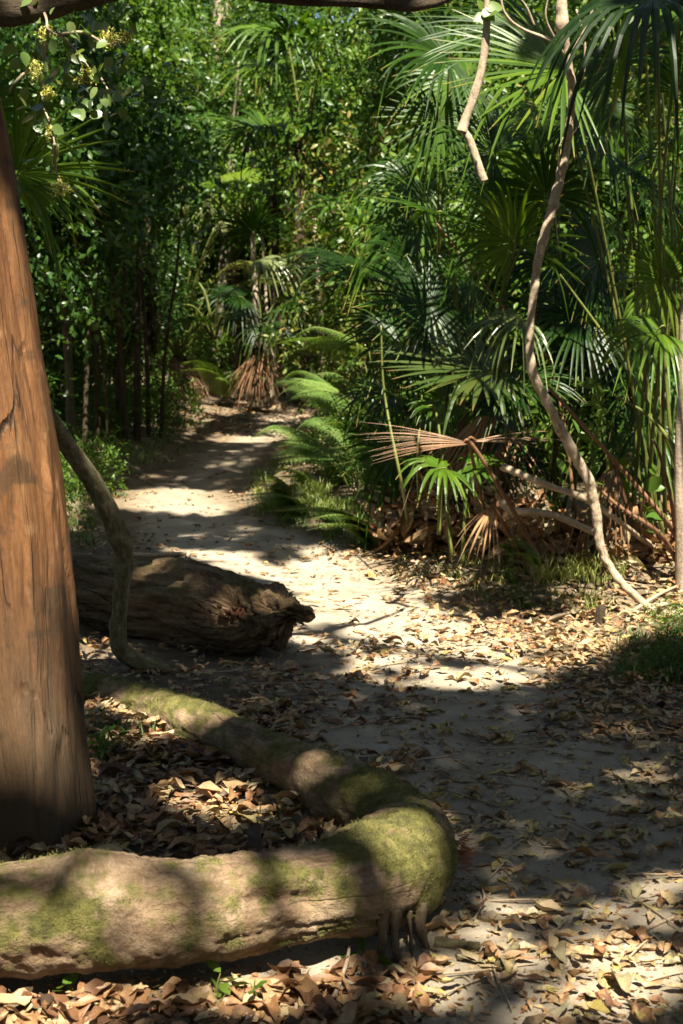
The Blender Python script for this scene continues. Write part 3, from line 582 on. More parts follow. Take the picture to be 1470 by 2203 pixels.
CH = leafT(.8, .3, .3); mb.inst(CH, pr, basis(rdir(n), rdir(n), RNG.uniform(.008, .035, n)), RNG.uniform(.3, 1, n)); tag(mb.build('rot_crumbs', M['redrot'], root, org=org), kind='stuff')

# ------------------------------------------------------------------ lianas, hanging branch
root = empty('bent_liana', on(370, 1445), 'crooked mossy liana stem bending down in front of the rotten log', 'liana'); org = np.array(root.location)
mb = MB(); P = [at(40, 640, 4.6), at(70, 790, 5.0), at(105, 890, 5.3), at(150, 965, 5.5), at(200, 1035, 5.65), at(235, 1105, 5.75), at(262, 1165, 5.8), at(266, 1200, 5.82), at(262, 1270, 5.85), at(254, 1350, 5.9), at(258, 1392, 5.92), at(290, 1420, 5.95), at(340, 1436, 6.0), on(400, 1446, -.02)]
tube(mb, P, [.024, .026, .03, .036, .04, .043, .046, .04, .034, .036, .04, .04, .036, .03], 22, 190, amp=.10, fr=16, bumps=[(at(250, 1160, 5.76), .014, .03), (at(278, 1170, 5.76), .012, .02), (at(215, 1070, 5.62), .010, .02)])
mb.build('stem', M['mossliana'], root, org=org)
root = empty('long_liana', on(1420, 1315), 'long crooked pale liana hanging in front of the fan palms and touching the ground', 'liana'); org = np.array(root.location)
mb = MB(); g = on(1425, 1318)
P = [at(1205, -250, 6.9), at(1208, -40, 6.9), at(1210, 60, 6.9), at(1222, 130, 6.92), at(1231, 200, 6.95), at(1222, 300, 6.98), at(1208, 370, 7.0), at(1190, 440, 7.0), at(1168, 520, 7.02), at(1154, 590, 7.05), at(1145, 660, 7.08), at(1140, 730, 7.1), at(1146, 800, 7.12), at(1180, 870, 7.15), at(1210, 930, 7.18), at(1240, 985, 7.2), at(1268, 1040, 7.22), at(1282, 1100, 7.24), at(1292, 1170, 7.25), at(1310, 1215, 7.24), at(1345, 1262, 7.2), g + [-.05, 0, .02], g + [.12, -.1, 0], g + [.4, -.2, -.03]]
rad = [.018, .022, .025, .019, .019, .021, .023, .024, .022, .020, .019, .019, .023, .024, .026, .026, .027, .026, .023, .021, .02, .019, .017, .013]
bb = [(at(1218, 290, 6.95), .012, .022), (at(1186, 360, 6.97), .01, .02), (at(1160, 620, 7.03), .012, .02), (at(1148, 790, 7.08), .010, .025), (at(1230, 965, 7.16), .012, .022), (at(1270, 1035, 7.2), .010, .02), (at(1213, 50, 6.87), .012, .03)]
tube(mb, P, rad, 26, 520, amp=.20, fr=26, bumps=bb); mb.build('stem', M['liana'], root, org=org)
for pp, r in [([at(1226, 130, 6.92), at(1190, 90, 6.9), at(1120, 60, 6.88), at(1085, 25, 6.86), at(1075, -30, 6.85)], .010), ([at(1228, 110, 6.9), at(1260, 60, 6.88), at(1290, -20, 6.85)], .010), ([at(1200, 95, 6.9), at(1175, 40, 6.85), at(1180, -10, 6.83)], .006), ([at(1232, 205, 6.95), at(1255, 160, 6.93), at(1258, 90, 6.92), at(1240, 20, 6.9)], .009),
              ([at(1222, 300, 6.94), at(1236, 285, 6.9), at(1245, 272, 6.88)], .005), ([at(1205, 380, 6.97), at(1200, 330, 6.93), at(1212, 295, 6.92)], .004), ([at(1195, 460, 6.98), at(1200, 510, 6.97), at(1206, 545, 6.97)], .003), ([at(1150, 55, 6.88), at(1130, 10, 6.86), at(1100, -20, 6.83)], .006)]:
    mb = MB(); tube(mb, pp, np.linspace(r, r * .5, len(pp)), 7, 18, amp=.15, fr=30); mb.build('side_shoot', M['liana'], root, org=org)
root = empty('hanging_branch', at(1045, 30, 6.2), 'broken bare branch dangling among the palm fronds beside the long liana', 'branch'); org = np.array(root.location)
mb = MB(); tube(mb, [at(1052, -140, 6.2), at(1048, 20, 6.2), at(1046, 80, 6.2), at(1036, 150, 6.2), at(1016, 220, 6.2), at(1000, 262, 6.2), at(994, 284, 6.2)], [.013, .014, .017, .017, .019, .02, .022], 16, 80, amp=.12, fr=26, bumps=[(at(993, 282, 6.18), .006, .015)]); mb.build('branch_wood', M['liana'], root, org=org)
mb = MB(); tube(mb, [at(998, 280, 6.2), at(1012, 305, 6.2), at(1028, 350, 6.2), at(1042, 390, 6.2)], [.014, .016, .018, .02], 16, 40, amp=.14, fr=30); mb.build('snapped_end', M['liana'], root, org=org)
mb = MB(); n = 5; mb.inst(ROUND, np.array([at(1045, 25, 6.19)] * n) + RNG.normal(size=(n, 3)) * .012, basis(rdir(n) * [1, .5, .6] + [0, 0, .2], np.array([[0, -1, .4]] * n), RNG.uniform(.05, .085, n)), [.6, .8, .9, .7, 1]); mb.build('leaf_tuft', M['leafbright'], root, org=org)

# ------------------------------------------------------------------ palms
def fan(mb, H, D, Nn, R, nl=38, spread=2.3, droop=.35, joined=.38, cup=.15, rnd=.45, mat=0, asym=.0, fold=.35, ragged=.1):
    D = norm(D); Nn = norm(np.asarray(Nn, float) - D * np.dot(Nn, D)); Sd = np.cross(Nn, D)
    step = 2 * spread / nl; ts = np.array([.03, .2, joined, joined + .16, joined + .3, joined + .44, 1.0]); ts[-1] = 1
    for k in range(nl):
        if RNG.random() < .05: continue
        brk = RNG.random() < .07
        a = -spread + step * (k + .5); L_ = R * (.72 + .28 * math.cos(a * .6)) * (1 + RNG.uniform(-ragged, ragged * .5)) * (1 + asym * math.sin(a))
        d = norm(math.cos(a) * D + math.sin(a) * Sd + cup * Nn * (.6 + .4 * math.cos(a)) + RNG.normal(size=3) * .02)
        s = norm(-math.sin(a) * D + math.cos(a) * Sd)
        nr = norm(np.cross(d, s)); nr = nr if np.dot(nr, Nn) > 0 else -nr
        dr = droop * RNG.uniform(.6, 1.5) + (.8 if brk else 0); p = np.zeros((len(ts), 3))
        for i_, t in enumerate(ts):
            e = max(0, t - joined * .8); p[i_] = H + d * L_ * (t - .35 * dr * e * e) + np.array([0, 0, -1]) * L_ * dr * (e ** 1.8) * 1.5
        wj = L_ * joined * math.tan(step / 2) * 1.02
        wd = np.where(ts <= joined, L_ * ts * math.tan(step / 2) * 1.02, wj * np.clip(1.02 - ((ts - joined) / (1 - joined)), .03, 1) ** .75)
        tv = norm(np.gradient(p, axis=0)); sv = norm(np.cross(nr[None], tv)); nv_ = np.cross(tv, sv)
        V = np.stack([p - sv * wd[:, None], p + nv_ * (wd * fold)[:, None], p + sv * wd[:, None]], 1).reshape(-1, 3)
        i2 = np.arange(len(ts) - 1)[:, None] * 3; F = np.concatenate([i2 + [0, 1, 4, 3], i2 + [1, 2, 5, 4]])
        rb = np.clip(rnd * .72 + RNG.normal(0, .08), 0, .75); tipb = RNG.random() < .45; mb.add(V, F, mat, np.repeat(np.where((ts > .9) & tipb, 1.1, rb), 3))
def palm(name, base, fronds, label, group=None, trunk=None, skirt=0):
    root = empty(name, base, label, 'palm', group); org = np.array(base)
    if trunk:
        mb = MB(); tube(mb, [org - [0, 0, .1], org + np.array(trunk[0]) * .5, org + np.array(trunk[0])], [trunk[1] * 1.15, trunk[1], trunk[1] * .8], 20, 50, amp=.22, fr=14); mb.build('trunk', M['palmtrunk'], root, org=org)
    for f in fronds:
        H = np.asarray(f['H'], float); mb = MB()
        fan(mb, H, f['D'], f['N'], f['R'], f.get('nl', 38), f.get('spread', 2.3), f.get('droop', .35), f.get('j', .37), f.get('cup', .15), f.get('rnd', .45), 0, f.get('asym', 0))
        fo = mb.build('frond', M[f.get('m', 'fan')], root, org=org, sm=False)
        if f.get('label'): fo['label'] = f['label']
        if f.get('pet', True):
            st = np.asarray(f.get('B', org + RNG.normal(size=3) * [.08, .08, .02] + [0, 0, trunk[0][2] if trunk else .05]), float)
            mid = st * .5 + H * .5 + np.array(f.get('sag', [0, 0, .15])); r = f.get('pr', .008)
            mb = MB(); tube(mb, [st, mid, H - norm(f['D']) * .02, H + norm(f['D']) * .06], [r * 1.7, r * 1.1, r * .8, r * .3], 8, 26)
            mb.build('petiole', M['deadpetiole' if f.get('m') == 'dead' else 'petiole'], fo, org=org)
    if skirt:
        for k in range(skirt):
            mb = MB(); a = RNG.uniform(0, 6.28); zt = (trunk[0][2] if trunk else .5) * RNG.uniform(.55, .95); H = org + [math.cos(a) * .12, math.sin(a) * .12, zt]
            fan(mb, H, [math.cos(a) * .45, math.sin(a) * .45, -1], [math.cos(a), math.sin(a), .4], RNG.uniform(.4, .65), 22, 1.0, .2, .3, -.1, RNG.uniform(.2, .8)); mb.build('dead_frond', M['dead'], root, org=org, sm=False)
    return root
BA = on(1440, 1200); BA[1] += .35; BB = on(1060, 1185); BB[1] += .5; BC = on(920, 1150); BC[1] += .6
F = lambda u, v, y, D, N, R, **k: dict(H=at(u, v, y), D=D, N=N, R=R, **k)
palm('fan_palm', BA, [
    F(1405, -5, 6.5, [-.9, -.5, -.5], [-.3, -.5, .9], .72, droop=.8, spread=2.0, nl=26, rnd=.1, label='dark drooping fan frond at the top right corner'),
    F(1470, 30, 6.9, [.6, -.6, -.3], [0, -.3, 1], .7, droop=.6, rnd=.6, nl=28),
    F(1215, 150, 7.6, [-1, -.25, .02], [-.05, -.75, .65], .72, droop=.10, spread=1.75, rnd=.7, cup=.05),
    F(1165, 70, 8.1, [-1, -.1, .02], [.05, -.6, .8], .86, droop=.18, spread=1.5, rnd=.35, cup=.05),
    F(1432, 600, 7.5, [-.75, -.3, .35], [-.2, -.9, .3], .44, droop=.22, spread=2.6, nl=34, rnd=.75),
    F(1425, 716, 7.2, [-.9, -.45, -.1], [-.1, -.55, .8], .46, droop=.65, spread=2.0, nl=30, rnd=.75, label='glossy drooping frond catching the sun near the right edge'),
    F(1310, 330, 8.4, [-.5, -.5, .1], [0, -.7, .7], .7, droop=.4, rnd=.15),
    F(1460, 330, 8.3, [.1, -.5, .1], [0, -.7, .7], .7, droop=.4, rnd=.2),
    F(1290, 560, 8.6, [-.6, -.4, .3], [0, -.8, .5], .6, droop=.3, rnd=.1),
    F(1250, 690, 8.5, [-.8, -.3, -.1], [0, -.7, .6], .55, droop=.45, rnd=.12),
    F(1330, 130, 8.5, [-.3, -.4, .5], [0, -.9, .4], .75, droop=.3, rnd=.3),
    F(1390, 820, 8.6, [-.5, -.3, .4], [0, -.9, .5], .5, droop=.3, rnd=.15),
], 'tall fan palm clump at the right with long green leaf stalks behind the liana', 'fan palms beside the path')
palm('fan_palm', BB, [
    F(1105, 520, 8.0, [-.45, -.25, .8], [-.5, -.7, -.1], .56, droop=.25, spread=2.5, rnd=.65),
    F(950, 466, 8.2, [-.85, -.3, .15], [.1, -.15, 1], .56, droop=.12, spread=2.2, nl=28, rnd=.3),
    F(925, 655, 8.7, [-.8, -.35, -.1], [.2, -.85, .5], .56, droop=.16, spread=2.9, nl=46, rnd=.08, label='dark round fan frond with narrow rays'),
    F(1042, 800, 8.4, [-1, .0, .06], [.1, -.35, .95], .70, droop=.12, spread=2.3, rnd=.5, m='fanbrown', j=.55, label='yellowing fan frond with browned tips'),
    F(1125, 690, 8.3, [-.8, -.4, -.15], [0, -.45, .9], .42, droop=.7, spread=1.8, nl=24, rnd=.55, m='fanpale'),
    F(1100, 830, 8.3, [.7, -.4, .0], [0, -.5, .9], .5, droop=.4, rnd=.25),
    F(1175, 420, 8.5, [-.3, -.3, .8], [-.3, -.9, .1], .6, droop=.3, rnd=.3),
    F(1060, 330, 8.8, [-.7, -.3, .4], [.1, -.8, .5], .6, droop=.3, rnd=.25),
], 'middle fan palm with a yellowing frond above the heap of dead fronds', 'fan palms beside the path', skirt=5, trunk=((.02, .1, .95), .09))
palm('fan_palm', BC, [
    F(945, 258, 9.2, [-.1, -.25, -1], [0, -1, .25], .48, droop=.1, spread=2.9, nl=40, rnd=.5, label='blue-grey round frond hanging face on'),
    F(860, 740, 9.0, [-.9, -.3, .1], [0, -.7, .7], .5, droop=.35, rnd=.3),
    F(880, 560, 9.4, [-.6, -.4, .2], [0, -.8, .5], .5, droop=.3, rnd=.15),
    F(840, 850, 9.2, [-.8, -.5, -.1], [0, -.5, .8], .45, droop=.5, rnd=.2),
    F(900, 900, 9.0, [-.3, -.7, .0], [0, -.5, .8], .4, droop=.5, rnd=.3),
    F(960, 120, 9.3, [-.8, -.3, .2], [0, -.7, .7], .7, droop=.3, rnd=.35),
], 'slim fan palm leaning over the ferns at the bend of the path', 'fan palms beside the path', trunk=((.0, .1, .5), .07))
BD = on(960, 1150); BD[1] = 8.1
palm('young_fan_palm', BD, [F(955, 1008, 8.0, [-.7, -.5, .05], [0, -.5, .9], .34, droop=.55, spread=2.6, nl=24, rnd=.55, B=at(945, 1150, 8.05)),
    F(1010, 1000, 8.1, [.9, -.3, .1], [0, -.5, .9], .3, droop=.6, nl=20, rnd=.6), F(930, 880, 8.2, [-.8, -.4, .2], [0, -.6, .8], .2, droop=.6, nl=12, spread=1.2, rnd=.5)],
     'young fan palm with low drooping fronds beneath the dead brown frond')
BE = np.array([at(30, 900, 7.2)[0] - .35, 7.2, 0.])
palm('left_fan_palm', BE, [F(35, 372, 7.0, [.15, -.3, .9], [.3, -.9, .1], .62, droop=.12, spread=2.7, nl=46, rnd=.75), F(30, 400, 7.1, [.7, -.4, -.2], [.1, -.6, .8], .5, droop=.5, nl=30, rnd=.6), F(-60, 250, 7.3, [-.3, -.3, .8], [.3, -.9, .2], .6, rnd=.6)],
     'upright fan palm half hidden behind the big orange trunk', trunk=((0, 0, 1.2), .08)).name = 'fan_palm'
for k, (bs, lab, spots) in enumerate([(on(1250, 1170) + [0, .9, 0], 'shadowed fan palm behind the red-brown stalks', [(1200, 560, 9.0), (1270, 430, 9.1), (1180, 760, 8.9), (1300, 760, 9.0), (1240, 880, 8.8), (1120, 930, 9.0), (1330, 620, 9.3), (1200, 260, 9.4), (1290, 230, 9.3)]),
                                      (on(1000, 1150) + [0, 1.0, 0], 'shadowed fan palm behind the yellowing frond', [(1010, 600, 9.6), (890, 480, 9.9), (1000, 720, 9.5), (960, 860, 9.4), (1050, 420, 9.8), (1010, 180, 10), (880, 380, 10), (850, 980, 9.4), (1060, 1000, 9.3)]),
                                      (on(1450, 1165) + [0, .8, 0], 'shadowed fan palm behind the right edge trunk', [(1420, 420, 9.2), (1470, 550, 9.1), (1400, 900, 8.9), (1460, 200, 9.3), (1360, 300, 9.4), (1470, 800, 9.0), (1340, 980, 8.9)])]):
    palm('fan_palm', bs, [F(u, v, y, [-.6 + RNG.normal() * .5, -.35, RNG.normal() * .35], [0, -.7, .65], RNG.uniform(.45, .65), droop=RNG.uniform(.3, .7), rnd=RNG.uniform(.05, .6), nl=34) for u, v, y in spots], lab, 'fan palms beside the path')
# dead brown frond lying across the clump and other loose dead fronds
def dead_frond(H, D, N, R, label, B, nl=26, spread=1.2, droop=.35, asym=0, rnd=.6):
    root = empty('dead_palm_frond', B, label, 'palm frond'); org = np.array(B)
    mb = MB(); fan(mb, np.asarray(H), D, N, R, nl, spread, droop, .3, .1, rnd, 0, asym, fold=.8, ragged=.3); mb.build('blade', M['dead'], root, org=org, sm=False)
    mb = MB(); tube(mb, [B, np.asarray(B) * .5 + np.asarray(H) * .5 + [0, 0, .02], H, H + norm(D) * .05], [.014, .012, .01, .004], 8, 24); mb.build('petiole', M['deadpetiole'], root, org=org)
dead_frond(at(1015, 955, 7.55), [-1, -.1, .02], [0, -.5, .9], .60, 'large dry brown fan frond spread across the palm clump above the dead heap', on(1160, 1200), spread=.36, droop=.12, nl=22, rnd=.38)
dead_frond(at(1010, 950, 7.9), [1, .1, .0], [0, -.4, .9], .52, 'narrow dry frond strip pointing right behind the long liana', on(1060, 1195), nl=7, spread=.22, droop=.1, rnd=.5)
dead_frond(at(1320, 1000, 8.1), [-.3, -.5, -.8], [-.1, -.9, .3], .5, 'folded dry frond hanging between the leaning red stalks', on(1380, 1195), nl=12, spread=.5, droop=.4, rnd=.45)
dead_frond(at(1060, 1090, 7.8), [-.4, -.4, -.7], [0, -.9, .3], .35, 'bleached dry frond fallen on the heap of dead leaves', on(1120, 1200), nl=10, spread=.6, droop=.4, rnd=.9)
# long stalks in the palm clump: each stands in the ground by itself
def rod(name, P, rad, mat, label, cat, group=None, seg=9, amp=.06, fr=30, n=40, teeth=False):
    P = np.asarray(P, float); mb = MB(); Cc, rc = tube(mb, P, rad, seg, n, amp=amp, fr=fr)
    if teeth:
        T_, U_, W_ = frames(Cc)
        for sgn in (-1, 1):
            k = np.arange(3, len(Cc) - 2); mb.inst(BLADE, Cc[k] + U_[k] * (sgn * rc[k] * .8)[:, None], basis(U_[k] * sgn + T_[k] * .5, W_[k], .016 + 0 * k), .5)
    o = mb.build(name, M[mat], None, org=P[0]); o.location = P[0]; return tag(o, label, cat, group)
GS = 'palm leaf stalks in the right clump'
for k, (pp, r, mt, lb) in enumerate([
    ([on(1430, 1190), at(1405, 950, 8.3), at(1360, 550, 8.3), at(1338, 130, 8.2)], .010, 'petiole', 'straight green stalk rising behind the drooping glossy frond'),
    ([on(1465, 1190), at(1440, 900, 8.2), at(1405, 400, 8.1), at(1385, 20, 8.0)], .011, 'petiole', 'tall green stalk second from the right edge trunk'),
    ([on(1490, 1180), at(1465, 850, 8.0), at(1440, 400, 7.9), at(1425, 200, 7.8)], .010, 'petiole', 'tall green stalk nearest the right edge trunk'),
    ([on(1475, 1215), at(1462, 1000, 7.6), at(1400, 900, 7.6), at(1322, 850, 7.6)], .012, 'petiole', 'thick cut green stalk leaning left out of the clump'),
    ([on(1480, 1200), at(1450, 985, 7.9), at(1340, 780, 7.9), at(1205, 590, 7.9)], .011, 'petiole', 'long leaning green-brown stalk crossing behind the liana'),
    ([on(1478, 1205), at(1440, 1130, 7.5), at(1330, 1000, 7.4), at(1180, 832, 7.3)], .014, 'deadpetiole', 'long red-brown toothed stalk leaning left behind the liana'),
    ([on(1470, 1235), at(1420, 1150, 7.4), at(1320, 1080, 7.35), at(1240, 1000, 7.3)], .012, 'deadpetiole', 'shorter red-brown stalk below the long toothed one'),
    ([on(1455, 1180), at(1445, 1080, 7.8), at(1420, 980, 7.8), at(1405, 945, 7.8)], .011, 'deadpetiole', 'broken red-brown stalk stub beside the right edge trunk'),
    ([on(880, 1150), at(868, 1060, 8.2), at(828, 850, 8.3), at(820, 700, 8.3)], .009, 'petiole', 'bare pale green stalk at the left of the palm clump'),
    ([on(905, 1150), at(898, 1000, 8.2), at(905, 900, 8.2), at(908, 850, 8.2)], .007, 'petiole', 'short bare stalk behind the young fan palm'),
    ([at(1190, 800, 8.5), at(1090, 670, 8.5), at(1000, 560, 8.5), at(940, 480, 8.5)], .008, 'deadpetiole', 'thin orange stalk slanting up to the small dark frond')]):
    if k == 10: pp = [on(1250, 1180)] + pp
    rod('leaf_stalk', pp, np.linspace(r * 1.3, r * .55, len(pp)), mt, lb, 'leaf stalk', GS, teeth=(k in (5, 6, 7)))

# background fan palm on the far side of the path with its skirt, and upright palm clump at left
BF = on(560, 862); yF = BF[1]
ff = [F(555, 558, yF - 1.6, [.55, -.35, -.15], [.1, -.45, 1], .72, droop=.6, spread=1.25, nl=22, rnd=.9, m='fanpale', label='bleached sunlit fan frond arching over the path'),
      F(520, 640, yF, [-.9, -.3, .1], [0, -.5, .9], .75, droop=.5, rnd=.1), F(620, 650, yF + .3, [.9, -.3, .1], [0, -.5, .9], .75, droop=.5, rnd=.15),
      F(690, 520, yF + 1, [.8, -.4, .2], [0, -.5, .8], .8, droop=.35, rnd=.4), F(545, 500, yF + .5, [-.2, -.4, .8], [0, -.9, .3], .8, droop=.3, rnd=.3), F(575, 700, yF - .2, [.2, -.8, -.3], [0, -.4, .9], .6, droop=.7, rnd=.2)]
palm('fan_palm', BF, ff, 'far fan palm with a brown skirt where the path bends out of sight', trunk=((-.05, .1, .8), .13), skirt=5)
def pinnate(mb, pts, W0, n=44, rnd=.5, droop=.35):
    Cc = spline(pts, n); T_, U_, W_ = frames(Cc); t = np.linspace(0, 1, n)
    for sgn in (-1, 1):
        k = np.arange(4, n); L_ = W0 * np.sin(np.clip(t[k] * 1.05, 0, 1) * math.pi * .85 + .35)
        d = W_[k] * sgn + T_[k] * .7 + np.array([0, 0, -droop]) + RNG.normal(size=(len(k), 3)) * .06
        mb.inst(NARROW, Cc[k], basis(d, U_[k] + [0, 0, .3], L_) * np.array([1, .28, 1])[None, None], np.clip(rnd + RNG.normal(0, .12, len(k)), 0, 1))
BG = on(395, 850); yG = BG[1]
root = empty('feather_palm', BG, 'upright palm with long arching fronds in the dark thicket left of the path', 'palm'); org = np.array(BG)
mb = MB(); tube(mb, [org - [0, 0, .1], at(390, 820, yG), at(387, 790, yG), at(385, 765, yG)], [.2, .18, .15, .08], 18, 50, amp=.25, fr=14); mb.build('trunk', M['palmtrunk'], root, org=org)
for (u, v, dy) in [(400, 430, 0), (375, 440, .3), (470, 480, -.2), (520, 560, -.3), (300, 560, .2), (250, 640, 0), (440, 440, .4), (330, 470, -.4), (540, 690, -.4), (270, 720, -.5), (350, 640, -1.2), (600, 600, -.2)]:
    s = at(384, 770, yG); e = at(u, v, yG + dy); m_ = s * .45 + e * .55 + [0, 0, .22 + .1 * abs(u - 380) / 150]
    mb = MB(); pinnate(mb, [s, m_, e, e * 1.12 - m_ * .12 - [0, 0, .25]], .42, rnd=RNG.uniform(.2, .9)); fo = mb.build('frond', M['fan'] if RNG.random() < .6 else M['fanpale'], root, org=org)
    mb = MB(); tube(mb, [s, m_, e, e * 1.12 - m_ * .12 - [0, 0, .25]], [.022, .014, .008, .003], 7, 24); mb.build('petiole', M['petiole'], fo, org=org)
for k in range(9):
    mb = MB(); a = RNG.uniform(0, 6.28); H = at(384, 790, yG) + [math.cos(a) * .15, math.sin(a) * .15, RNG.uniform(-.1, .3)]; fan(mb, H, [math.cos(a) * .7, math.sin(a) * .7, -1], [math.cos(a), math.sin(a), .4], RNG.uniform(.5, .8), 20, .9, .2, .3, -.1, RNG.uniform(.1, .7)); mb.build('dead_frond', M['dead'], root, org=org, sm=False)
# more far fans low and mid in the thicket, each a young palm
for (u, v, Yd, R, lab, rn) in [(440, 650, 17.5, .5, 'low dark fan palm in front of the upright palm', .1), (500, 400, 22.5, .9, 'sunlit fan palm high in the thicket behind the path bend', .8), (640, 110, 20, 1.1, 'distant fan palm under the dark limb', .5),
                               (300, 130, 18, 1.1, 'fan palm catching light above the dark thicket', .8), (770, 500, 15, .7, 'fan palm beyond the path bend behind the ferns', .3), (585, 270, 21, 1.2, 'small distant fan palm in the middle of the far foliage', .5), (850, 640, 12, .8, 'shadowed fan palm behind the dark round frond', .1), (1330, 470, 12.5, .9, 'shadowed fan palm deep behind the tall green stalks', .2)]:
    c = at(u, v, Yd); bs = np.array([c[0] + .1, Yd + .2, 0]); bs[2] = hz(bs[0], bs[1]); fr_ = []
    for k in range(7):
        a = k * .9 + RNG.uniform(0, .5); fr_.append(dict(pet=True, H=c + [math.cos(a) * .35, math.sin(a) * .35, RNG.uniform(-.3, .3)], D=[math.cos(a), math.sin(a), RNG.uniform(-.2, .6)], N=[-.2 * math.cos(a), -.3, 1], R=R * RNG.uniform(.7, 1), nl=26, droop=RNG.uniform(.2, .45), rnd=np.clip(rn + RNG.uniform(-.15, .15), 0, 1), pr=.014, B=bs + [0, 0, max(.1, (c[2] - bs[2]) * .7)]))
    palm('fan_palm', bs, fr_, lab, 'fan palms in the thicket', trunk=((-.1, 0, max(.2, (c[2] - bs[2]) * .75)), .07) if c[2] - bs[2] > 2 else None)

# ------------------------------------------------------------------ ferns
def fern_frond(mb, pts, W0, n=22, rnd=.5):
    Cc = spline(pts, n + 3); T_, U_, W_ = frames(Cc); sd = norm(np.cross(T_, [0, 0, 1])); up = np.cross(sd, T_); ro = RNG.uniform(-.6, .6); sd, up = sd * math.cos(ro) + up * math.sin(ro), up * math.cos(ro) - sd * math.sin(ro)
    for i_ in range(2, n + 2):
        t = i_ / (n + 2); L_ = W0 * (1 - t) ** .8 * (.55 + .45 * min(1, t * 5)); 
        for sgn in (-1, 1):
            d = norm(sd[i_] * sgn + T_[i_] * .45 + [0, 0, -.12]); m_ = max(4, int(12 * (1 - t * .6))); s = np.linspace(.08, 1, m_)
            p = Cc[i_] + d[None] * (s * L_)[:, None] - np.array([0, 0, 1]) * (s ** 2 * L_ * .18)[:, None]; pv = np.cross(up[i_], d)
            for s2 in (-1, 1):
                dd = pv[None] * s2 + d[None] * .7 + RNG.normal(size=(m_, 3)) * .05
                mb.inst(SHORT, p, basis(dd, np.repeat(up[i_][None], m_, 0), L_ * .30 * (1.12 - s)), np.clip(rnd + RNG.normal(0, .1), 0, 1))
    tube(mb, pts, np.linspace(.004, .0012, len(pts)), 5, 16, mat=1, rnd=.4)
def fern(base, n, L_, label, aim=None, spreadz=.5, stalk=0., group='bracken ferns by the path', W0=None, rnd=.5):
    root = empty('fern', base, label, 'fern', group); org = np.array(base)
    for k in range(n):
        a = RNG.uniform(0, 6.28) if aim is None else aim + RNG.uniform(-.7, .7)
        l = L_ * RNG.uniform(.75, 1.15); d = np.array([math.cos(a), math.sin(a), 0]); h = spreadz * RNG.uniform(.7, 1.2)
        if stalk:
            st = stalk * RNG.uniform(.45, 1.05); l *= RNG.uniform(.7, 1.25); ms = MB(); o2 = org + d * .12 + np.array([RNG.normal() * .12, RNG.normal() * .12, st])
            tube(ms, [org, org * .4 + o2 * .6 - d * .05, o2], [.006, .005, .004], 6, 14); ms.build('stalk', M['petiole'], root, org=org)
            mb = MB(); fern_frond(mb, [o2, o2 + d * l * .35 + [0, 0, l * .16 * (ti := RNG.uniform(-.3, 2.2))], o2 + d * l * .7 + [0, 0, l * .22 * ti], o2 + d * l + [0, 0, l * .16 * ti - l * .08]], (W0 or l * .36), rnd=np.clip(rnd + RNG.uniform(-.2, .2), 0, 1))
            mb.build('frond', [M['fern'], M['petiole']], root, org=org); continue
        mb = MB(); fern_frond(mb, [org, org + d * l * .16 + [0, 0, l * h * .7], org + d * l * .5 + [0, 0, l * h * 1.02], org + d * l * 1.05 + [0, 0, l * h * .92]], (W0 or l * .38), rnd=np.clip(rnd + RNG.uniform(-.2, .2), 0, 1))
        mb.build('frond', [M['fern'], M['petiole']], root, org=org)
    return root
fern(on(800, 1175), 6, .62, 'bright fern reaching over the leaf litter at the foot of the palms', aim=3.5, spreadz=.35, rnd=.7)
fern(on(735, 1150), 4, .5, 'low fern in shade left of the strap-leaved plant', aim=3.3, spreadz=.3)
fern(at(765, 900, 11.5) * [1, 1, 0], 6, .62, 'tall bracken fern with fronds reaching left over the path', aim=3.2, stalk=.8, rnd=.6)
fern(at(790, 900, 11) * [1, 1, 0] + [0, 0, .2], 7, .62, 'tall sunlit bracken fern in front of the dark round frond', aim=3.1, stalk=1.2, rnd=.7)
fern(at(745, 960, 12) * [1, 1, 0] + [0, 0, .1], 6, .5, 'fern at the inner bend of the path above the grassy bank', aim=3.4, spreadz=.5)
fern(on(655, 1120), 6, .5, 'bright low fern spilling towards the path beside the sunlit grass', aim=3.4, spreadz=.35, rnd=.8)
fern(on(620, 1075), 5, .42, 'bright low fern at the inner edge of the path bend', aim=3.5, spreadz=.4, rnd=.9)
fern(on(690, 1085), 6, .55, 'low fern between the grassy bank and the strap-leaved plant', aim=3.2, spreadz=.45, rnd=.6)
fern(on(700, 1030), 5, .5, 'fern drooping over the grassy bank at the path bend', aim=3.3, spreadz=.55, rnd=.8)
fern(on(680, 1010), 5, .5, 'pale fern on the sunlit grassy bank', aim=3.6, spreadz=.5, rnd=.9)
fern(on(480, 858), 8, .8, 'sunlit fern clump at the end of the path beside the brown palm skirt', spreadz=.5, rnd=.9)
fern(on(660, 872), 7, .9, 'fern at the far right of the path where it bends', spreadz=.6)
fern(on(1160, 1222), 4, .25, 'tiny pale fern on the sunlit litter below the liana', aim=2.6, spreadz=.5, rnd=1, W0=.09)
fern(on(1150, 1310), 4, .2, 'tiny fern flat on the sunlit leaf litter', aim=3.0, spreadz=.25, rnd=1, W0=.08)
fern(on(230, 950), 6, .55, 'dark fern in the shaded bank behind the crooked liana', spreadz=.5, rnd=.2)
fern(on(130, 905), 4, .4, 'fern tip showing behind the slender grey trunk', aim=0, spreadz=.8)
fern(on(900, 1120), 6, .8, 'shaded fern deep among the palm stalks', aim=3.2, spreadz=.8, rnd=.2)
fern(on(830, 1080), 6, .8, 'shaded fern left of the palm stalks', aim=3.2, spreadz=1., rnd=.25)

